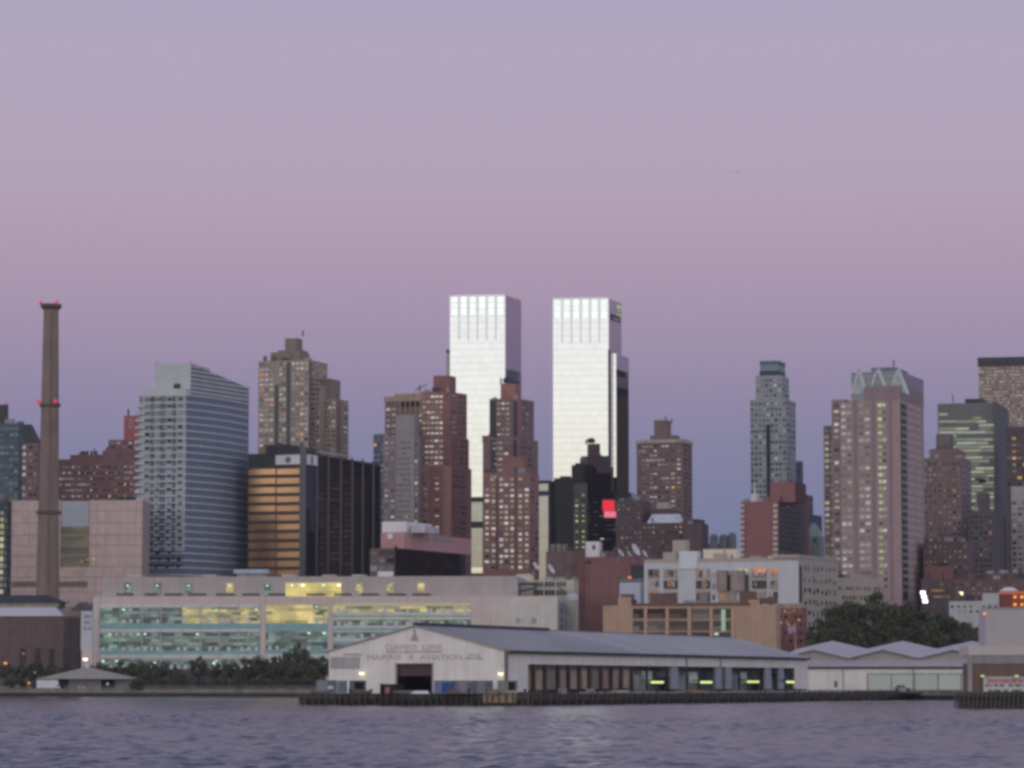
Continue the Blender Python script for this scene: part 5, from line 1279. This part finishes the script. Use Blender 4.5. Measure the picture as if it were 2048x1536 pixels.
# ------------------------------------------------------------------ trees
def leaf_mat():
    m, nt, bs = _new('foliage'); N, L = nt.nodes.new, nt.links.new
    cr = N('ShaderNodeValToRGB'); L(rnd(nt), cr.inputs['Fac'])
    cr.color_ramp.elements[0].color = (.030,.044,.022,1); cr.color_ramp.elements[1].color = (.120,.145,.072,1)
    L(cr.outputs['Color'], bs.inputs['Base Color']); bs.inputs['Roughness'].default_value = .7
    return m
LEAF = leaf_mat(); BARK = wall('bark', (.05,.042,.038), .2)
def crown_mesh(seed, n=2600):
    rs = np.random.RandomState(seed); v, f = [], []
    cl = []
    while len(cl) < 26:
        p = rs.uniform(-1, 1, 3)
        if .25 < np.linalg.norm(p) < .95 and p[2] > -.75: cl.append((p*np.array([.78,.78,.80]), rs.uniform(.16,.34)))
    for i in range(n):
        c, r = cl[rs.randint(len(cl))]
        d = rs.normal(0, 1, 3); d /= np.linalg.norm(d); p = c + d*r*rs.rand()**.4
        a = rs.normal(0,1,3); a /= np.linalg.norm(a); b = np.cross(a, rs.normal(0,1,3)); b /= np.linalg.norm(b)
        s = rs.uniform(.035,.075); k = len(v)
        v += [tuple(p+a*s), tuple(p+b*s*.6), tuple(p-a*s), tuple(p-b*s*.6)]; f.append((k,k+1,k+2,k+3))
    me = bpy.data.meshes.new('crown'); me.from_pydata(v, [], f); me.update(); me.materials.append(LEAF)
    limbs = MB().tube((0,0,-2.2),(0,.02,-.5),.085,.06)
    for c, r in cl[:9]: limbs.tube((0,0,-.75 + .3*rs.rand()), tuple(c), .035, .012, 5)
    return me, limbs.mesh('trunk', BARK)
CR = [crown_mesh(s) for s in (1,2,3,4,5,6)]
def tree(px, ytop, wpx, d, label, group, flat=1.0, base=2.6, name='tree', cat='tree'):
    top = W(px, ytop, d); r = wpx/2*d/FPX*1.22; rz = r*flat
    zc = max(top.z - rz, base + rz*.7)
    o = thing(name, (top.x, d, base), 0, label, cat, group)
    a, tr = random.choice(CR)
    c = bpy.data.objects.new('crown', a); COL.objects.link(c); c.parent = o; c.location = (0,0,zc-base); c.scale = (r, r, rz); c.rotation_euler = (0,0,random.uniform(0,6.28))
    u = bpy.data.objects.new('trunk', tr); COL.objects.link(u); u.parent = o; u.location = (0,0,zc-base); u.scale = (r, r, max(rz, (zc-base)/2.1)); u.rotation_euler = c.rotation_euler
    return o
for i, (px, y, w_, d) in enumerate(((1640,1240,62,1040),(1664,1204,80,1050),(1700,1196,92,1040),(1744,1170,128,1045),(1790,1186,100,1035),(1826,1200,96,1040),(1864,1212,90,1030),(1900,1224,84,1035),(1932,1238,66,1030),
      (1650,1256,76,1000),(1690,1238,90,1000),(1735,1232,96,1005),(1782,1230,100,1000),(1830,1240,100,1002),(1876,1248,92,1000),(1918,1256,80,1000),(1626,1276,50,985),(1950,1262,60,990),(1916,1234,86,1030),(1880,1222,90,1045),(1944,1246,64,1020))):
    tree(px, y, w_, d, 'dark green tree in the dense clump above the triple gabled shed', 'trees of the park behind the sheds', .85)
for i, (px, y, w_, d, fl) in enumerate(((12,1322,36,1270,.9),(40,1326,40,1270,.8),(72,1318,40,1275,1),(100,1324,40,1270,.8),(136,1320,44,1275,.9),(206,1318,34,1258,1),(232,1316,42,1258,.9),(266,1320,36,1256,1),(290,1312,42,1245,1.1),(322,1322,40,1240,.9),
      (352,1330,36,1235,.8),(396,1306,38,1230,1.3),(432,1322,36,1225,.9),(462,1318,40,1222,1),(496,1308,46,1215,1),(528,1300,54,1212,1),(560,1296,56,1208,1.05),(594,1276,50,1205,1.5),(626,1296,54,1202,1.05),(650,1306,44,1195,1),(576,1312,60,1196,.9),(612,1316,60,1190,.9),(540,1320,56,1200,.9),(300,1340,40,1232,.7),(364,1338,38,1226,.9),(480,1328,46,1212,.8),(176,1326,40,1256,.8))):
    tree(px, y, w_, d, 'dark bushy shoreline tree below the glass fronted building', 'trees along the shore road', fl)
for i, px in enumerate((20,58,118,150,275,318,362,410,440,478,512,545,580,618,645)):
    d = (1256 if px < 270 else 1195 if px < 480 else 1172); tree(px, 1352 + (i % 3)*5, 44, d, 'low dark shrub at the foot of the shoreline trees', 'shrubs along the shore', .55, name='shrub', cat='shrub')

# ------------------------------------------------------------------ left shore: pavilion, vehicles, lamps, fence
b = Bld('pavilion', 'beige pyramid roofed pavilion tent standing at the water edge', 'tent', 262, 1230, 1365, 4)
t = b.tier('wall', wall('tent_wall', seen(96,90,96), .1), 78, 262, 270, 1358, build=False, dep=20)
cx_, cy_ = (t.x0+t.x1)/2 - 1.0, 10
zpk = b.z(t, 'f', 1335); e = 1.2
MB().prism([(t.x0-e,-e),(t.x1+e,-e),(t.x1+e,20+e),(t.x0-e,20+e)], t.z1, zpk, [(cx_-1,cy_-1),(cx_+1,cy_-1),(cx_+1,cy_+1),(cx_-1,cy_+1)]).build('canopy', wall('tent_canvas', seen(120,111,106), .08), b.o)
for i in range(7):
    x = t.x0 + (t.x1-t.x0)*i/6
    for y in (0, 20): MB().box(x-.12, x+.12, y-.12, y+.12, 0, t.z1).build('post', GREYM, b.o)
for i in (0,2,3,5): MB().box(t.x0+(t.x1-t.x0)*i/6+.2, t.x0+(t.x1-t.x0)*(i+1)/6-.2, 1.0, 1.1, 0, t.z1-.1).build('side_curtain', wall('tent_wall', seen(96,90,96), .1), b.o)
MB().box(t.x0+.3, t.x1-.3, 19, 19.2, 0, t.z1).build('rear_curtain', wall('rear_curtain', seen(70,64,70)), b.o)
MB().lathe([(1,zpk),(1.1,zpk+.6),(.3,zpk+1.2)], 10, (cx_,cy_)).build('roof_vent', WHITE, b.o)
car(97, 1380, 1225, R(2), seen(166,160,176), 'white delivery van in front of the pavilion', 8.6, 3.4, True)
car(8, 1380, 1242, R(3), seen(104,102,112), 'grey car, nearest to the frame edge by the water', 4.6); car(38, 1380, 1246, R(-4), seen(76,74,86), 'dark car parked between the grey car and the van', 4.4); car(60, 1380, 1250, R(5), seen(120,78,80), 'dull red car half hidden behind the van', 4.4)
b_ = thing('barrier', W(163, 1384, 1212.5), 0, 'orange and white road barrier on the bulkhead', 'barrier'); b_.location.z = 2.85
MB().box(-1.4,1.4,-.1,.1,.35,.75).build('board', wall('barrier_orange', seen(190,120,104)), b_); MB().box(-1.2,-1.0,-.3,.3,0,.9).box(1.0,1.2,-.3,.3,0,.9).build('leg', WHITE, b_)
b_ = thing('notice_disc', W(215, 1384, 1222), 0, 'small round white sign on a short post by the pavilion', 'sign'); b_.location.z = 2.6
MB().tube((0,0,0),(0,0,2.0),.06).build('post', GREYM, b_); MB().tube((0,-.14,2.0),(0,-.06,2.0),.5,n=14).build('disc', wall('disc_white', seen(190,184,196)), b_)
def street_lamp(px, py, d, m, label, r=.5):
    w = W(px, py, d); o = thing('street_lamp', (w.x, d, 2.6), 0, label, 'street lamp', 'street lamps along the shore'); h = w.z - 2.6
    MB().tube((0,0,0),(0,0,h+.4),.12,.08).tube((0,0,h+.4),(.6,-.1,h+.5),.06).build('post', DARK, o)
    c = MB().box(.2,1.3,-.3,.2,h+.28,h+.5).build('lamp_head', DARK, o); MB().lathe([(.05,h-r*.7),(r*.8,h-r*.4),(r,h),(r*.6,h+.28)], 10, (.7,-.1)).build('lamp_glass', m, c)
street_lamp(7,1326,1240,MATS['lamp_amber'],'bright amber street lamp by the grey car',.75); street_lamp(43,1307,1262,MATS['lit_orange'],'dim orange lamp against the powerhouse wall',.6)
street_lamp(54,1366,1240,MATS['lamp_amber'],'short amber lamp just behind the dark car',.5); street_lamp(167,1318,1255,MATS['lamp_white'],'white lamp directly below the tall sign board',1.0)
street_lamp(306,1325,1222,MATS['lamp_yellow'],'yellow white lamp among the shoreline trees',.5); street_lamp(424,1326,1230,MATS['lamp_green'],'greenish white lamp at the glass building entrance',.6); street_lamp(66,1345,1232,MATS['lit_pale'],'pale lamp on a post beside the pavilion roof',.4)
lamp_px = [(x, y) for x, y in ((410,1326),(437,1326),(447,1327))]
for x, y in lamp_px: street_lamp(x, y, 1233, MATS['lit_pale'], 'small pale lamp in the row before the glass building entrance', .45)
fn = thing('railing', (0,0,0), 0, 'long low railing on the bulkhead between the pavilion and the pier', 'railing')
m = MB(); A, B_ = W(130,1380,1214.5), W(640,1380,1149)
for i in range(96):
    q = A.lerp(B_, i/95); m.box(q.x-.06,q.x+.06,q.y-.06,q.y+.06,2.85,3.95)
m.build('posts', GREYM, fn)['kind'] = 'stuff'
for z in (3.3, 3.9): MB().tube((A.x,A.y,z),(B_.x,B_.y,z),.05).build('rail', GREYM, fn)

# ------------------------------------------------------------------ flag, floodlights, aircraft
b_ = thing('flagpole', W(1591, 1300, 985), 0, 'flagpole with a limp pinkish flag between the sheds and the brown house', 'flagpole'); b_.location.z = 2.6
h = W(1591,1247,985).z - 2.6
MB().tube((0,0,0),(0,0,h),.12,.07).lathe([(.05,h),(.16,h+.1),(.05,h+.25)], 8).build('pole', WHITE, b_)
m = MB()
for i in range(5): m.box(-.1-.42*(i+1), -.1-.42*i, -.1+.12*math.sin(i*1.6), .02+.12*math.sin(i*1.6), h-2.6-.12*i, h-.3-.2*i)
m.build('flag', wall('flag_cloth', seen(132,104,124)), b_)
def flood(px, py, d, hpx, label):
    w = W(px, py, d); o = thing('floodlight_mast', (w.x, d, 2.6), 0, label, 'floodlight', 'white floodlights'); k = d/FPX
    MB().tube((0,.4,0),(0,.4,w.z-2.6+hpx*k/2),.2,.14).build('mast', DARK, o)
    n = max(1, int(hpx/8))
    for i in range(n):
        z = w.z - 2.6 + (i-(n-1)/2)*8.5*k
        xo = .2*(n-1-2*i); c = MB().box(xo-.9,xo+.9,-.1,.35,z-.6,z+.6).build('lamp_housing', DARK, o); MB().box(xo-.8,xo+.8,-.25,-.1,z-.55,z+.55).build('lamp_glass', lit('flood_white', (250,255,255), 3.2, .1) if hpx > 10 else MATS['lamp_cream'], c)
flood(1848,1194,1140,24,'brilliant white triple floodlight beside the mauve tower base'); flood(1921,1187,1140,9,'single white floodlight above the white low building')
b_ = thing('aircraft', W(1475, 343, 3000), R(60), 'tiny pale aircraft high in the pink sky', 'aircraft')
MB().tube((-9,0,0),(9,0,0),1.5,1.1,10).tube((9,0,0),(12,0,.3),1.1,.2,10).build('fuselage', WHITE, b_); MB().hexa([(-1,-10,-.2),(2,-1,-.2),(2,1,-.2),(-1,10,-.2)],[(-3,-10,.1),(-2,-1,.1),(-2,1,.1),(-3,10,.1)]).build('wing', WHITE, b_); MB().hexa([(-9,-.2,0),(-6.5,-.2,0),(-6.5,.2,0),(-9,.2,0)],[(-10,-.15,3.6),(-8.6,-.15,3.6),(-8.6,.15,3.6),(-10,.15,3.6)]).build('tail_fin', WHITE, b_)

# ------------------------------------------------------------------ dusk haze over the river and the city
hz = MB().box(-1150, 1150, -300, 2760, -4.5, 300).build('haze', None); hz['kind'] = 'stuff'
hm = bpy.data.materials.new('haze'); hm.use_nodes = True; nt = hm.node_tree; nt.nodes.remove(nt.nodes['Principled BSDF'])
pv = nt.nodes.new('ShaderNodeVolumePrincipled'); pv.inputs['Density'].default_value = HAZE; pv.inputs['Color'].default_value = (.90,.88,.94,1); pv.inputs['Anisotropy'].default_value = 0
nt.links.new(pv.outputs['Volume'], nt.nodes['Material Output'].inputs['Volume'])
hz.data.materials.clear(); hz.data.materials.append(hm)

b_ = bpy.data.objects['aircraft']; b_.scale = (.42,.42,.42)
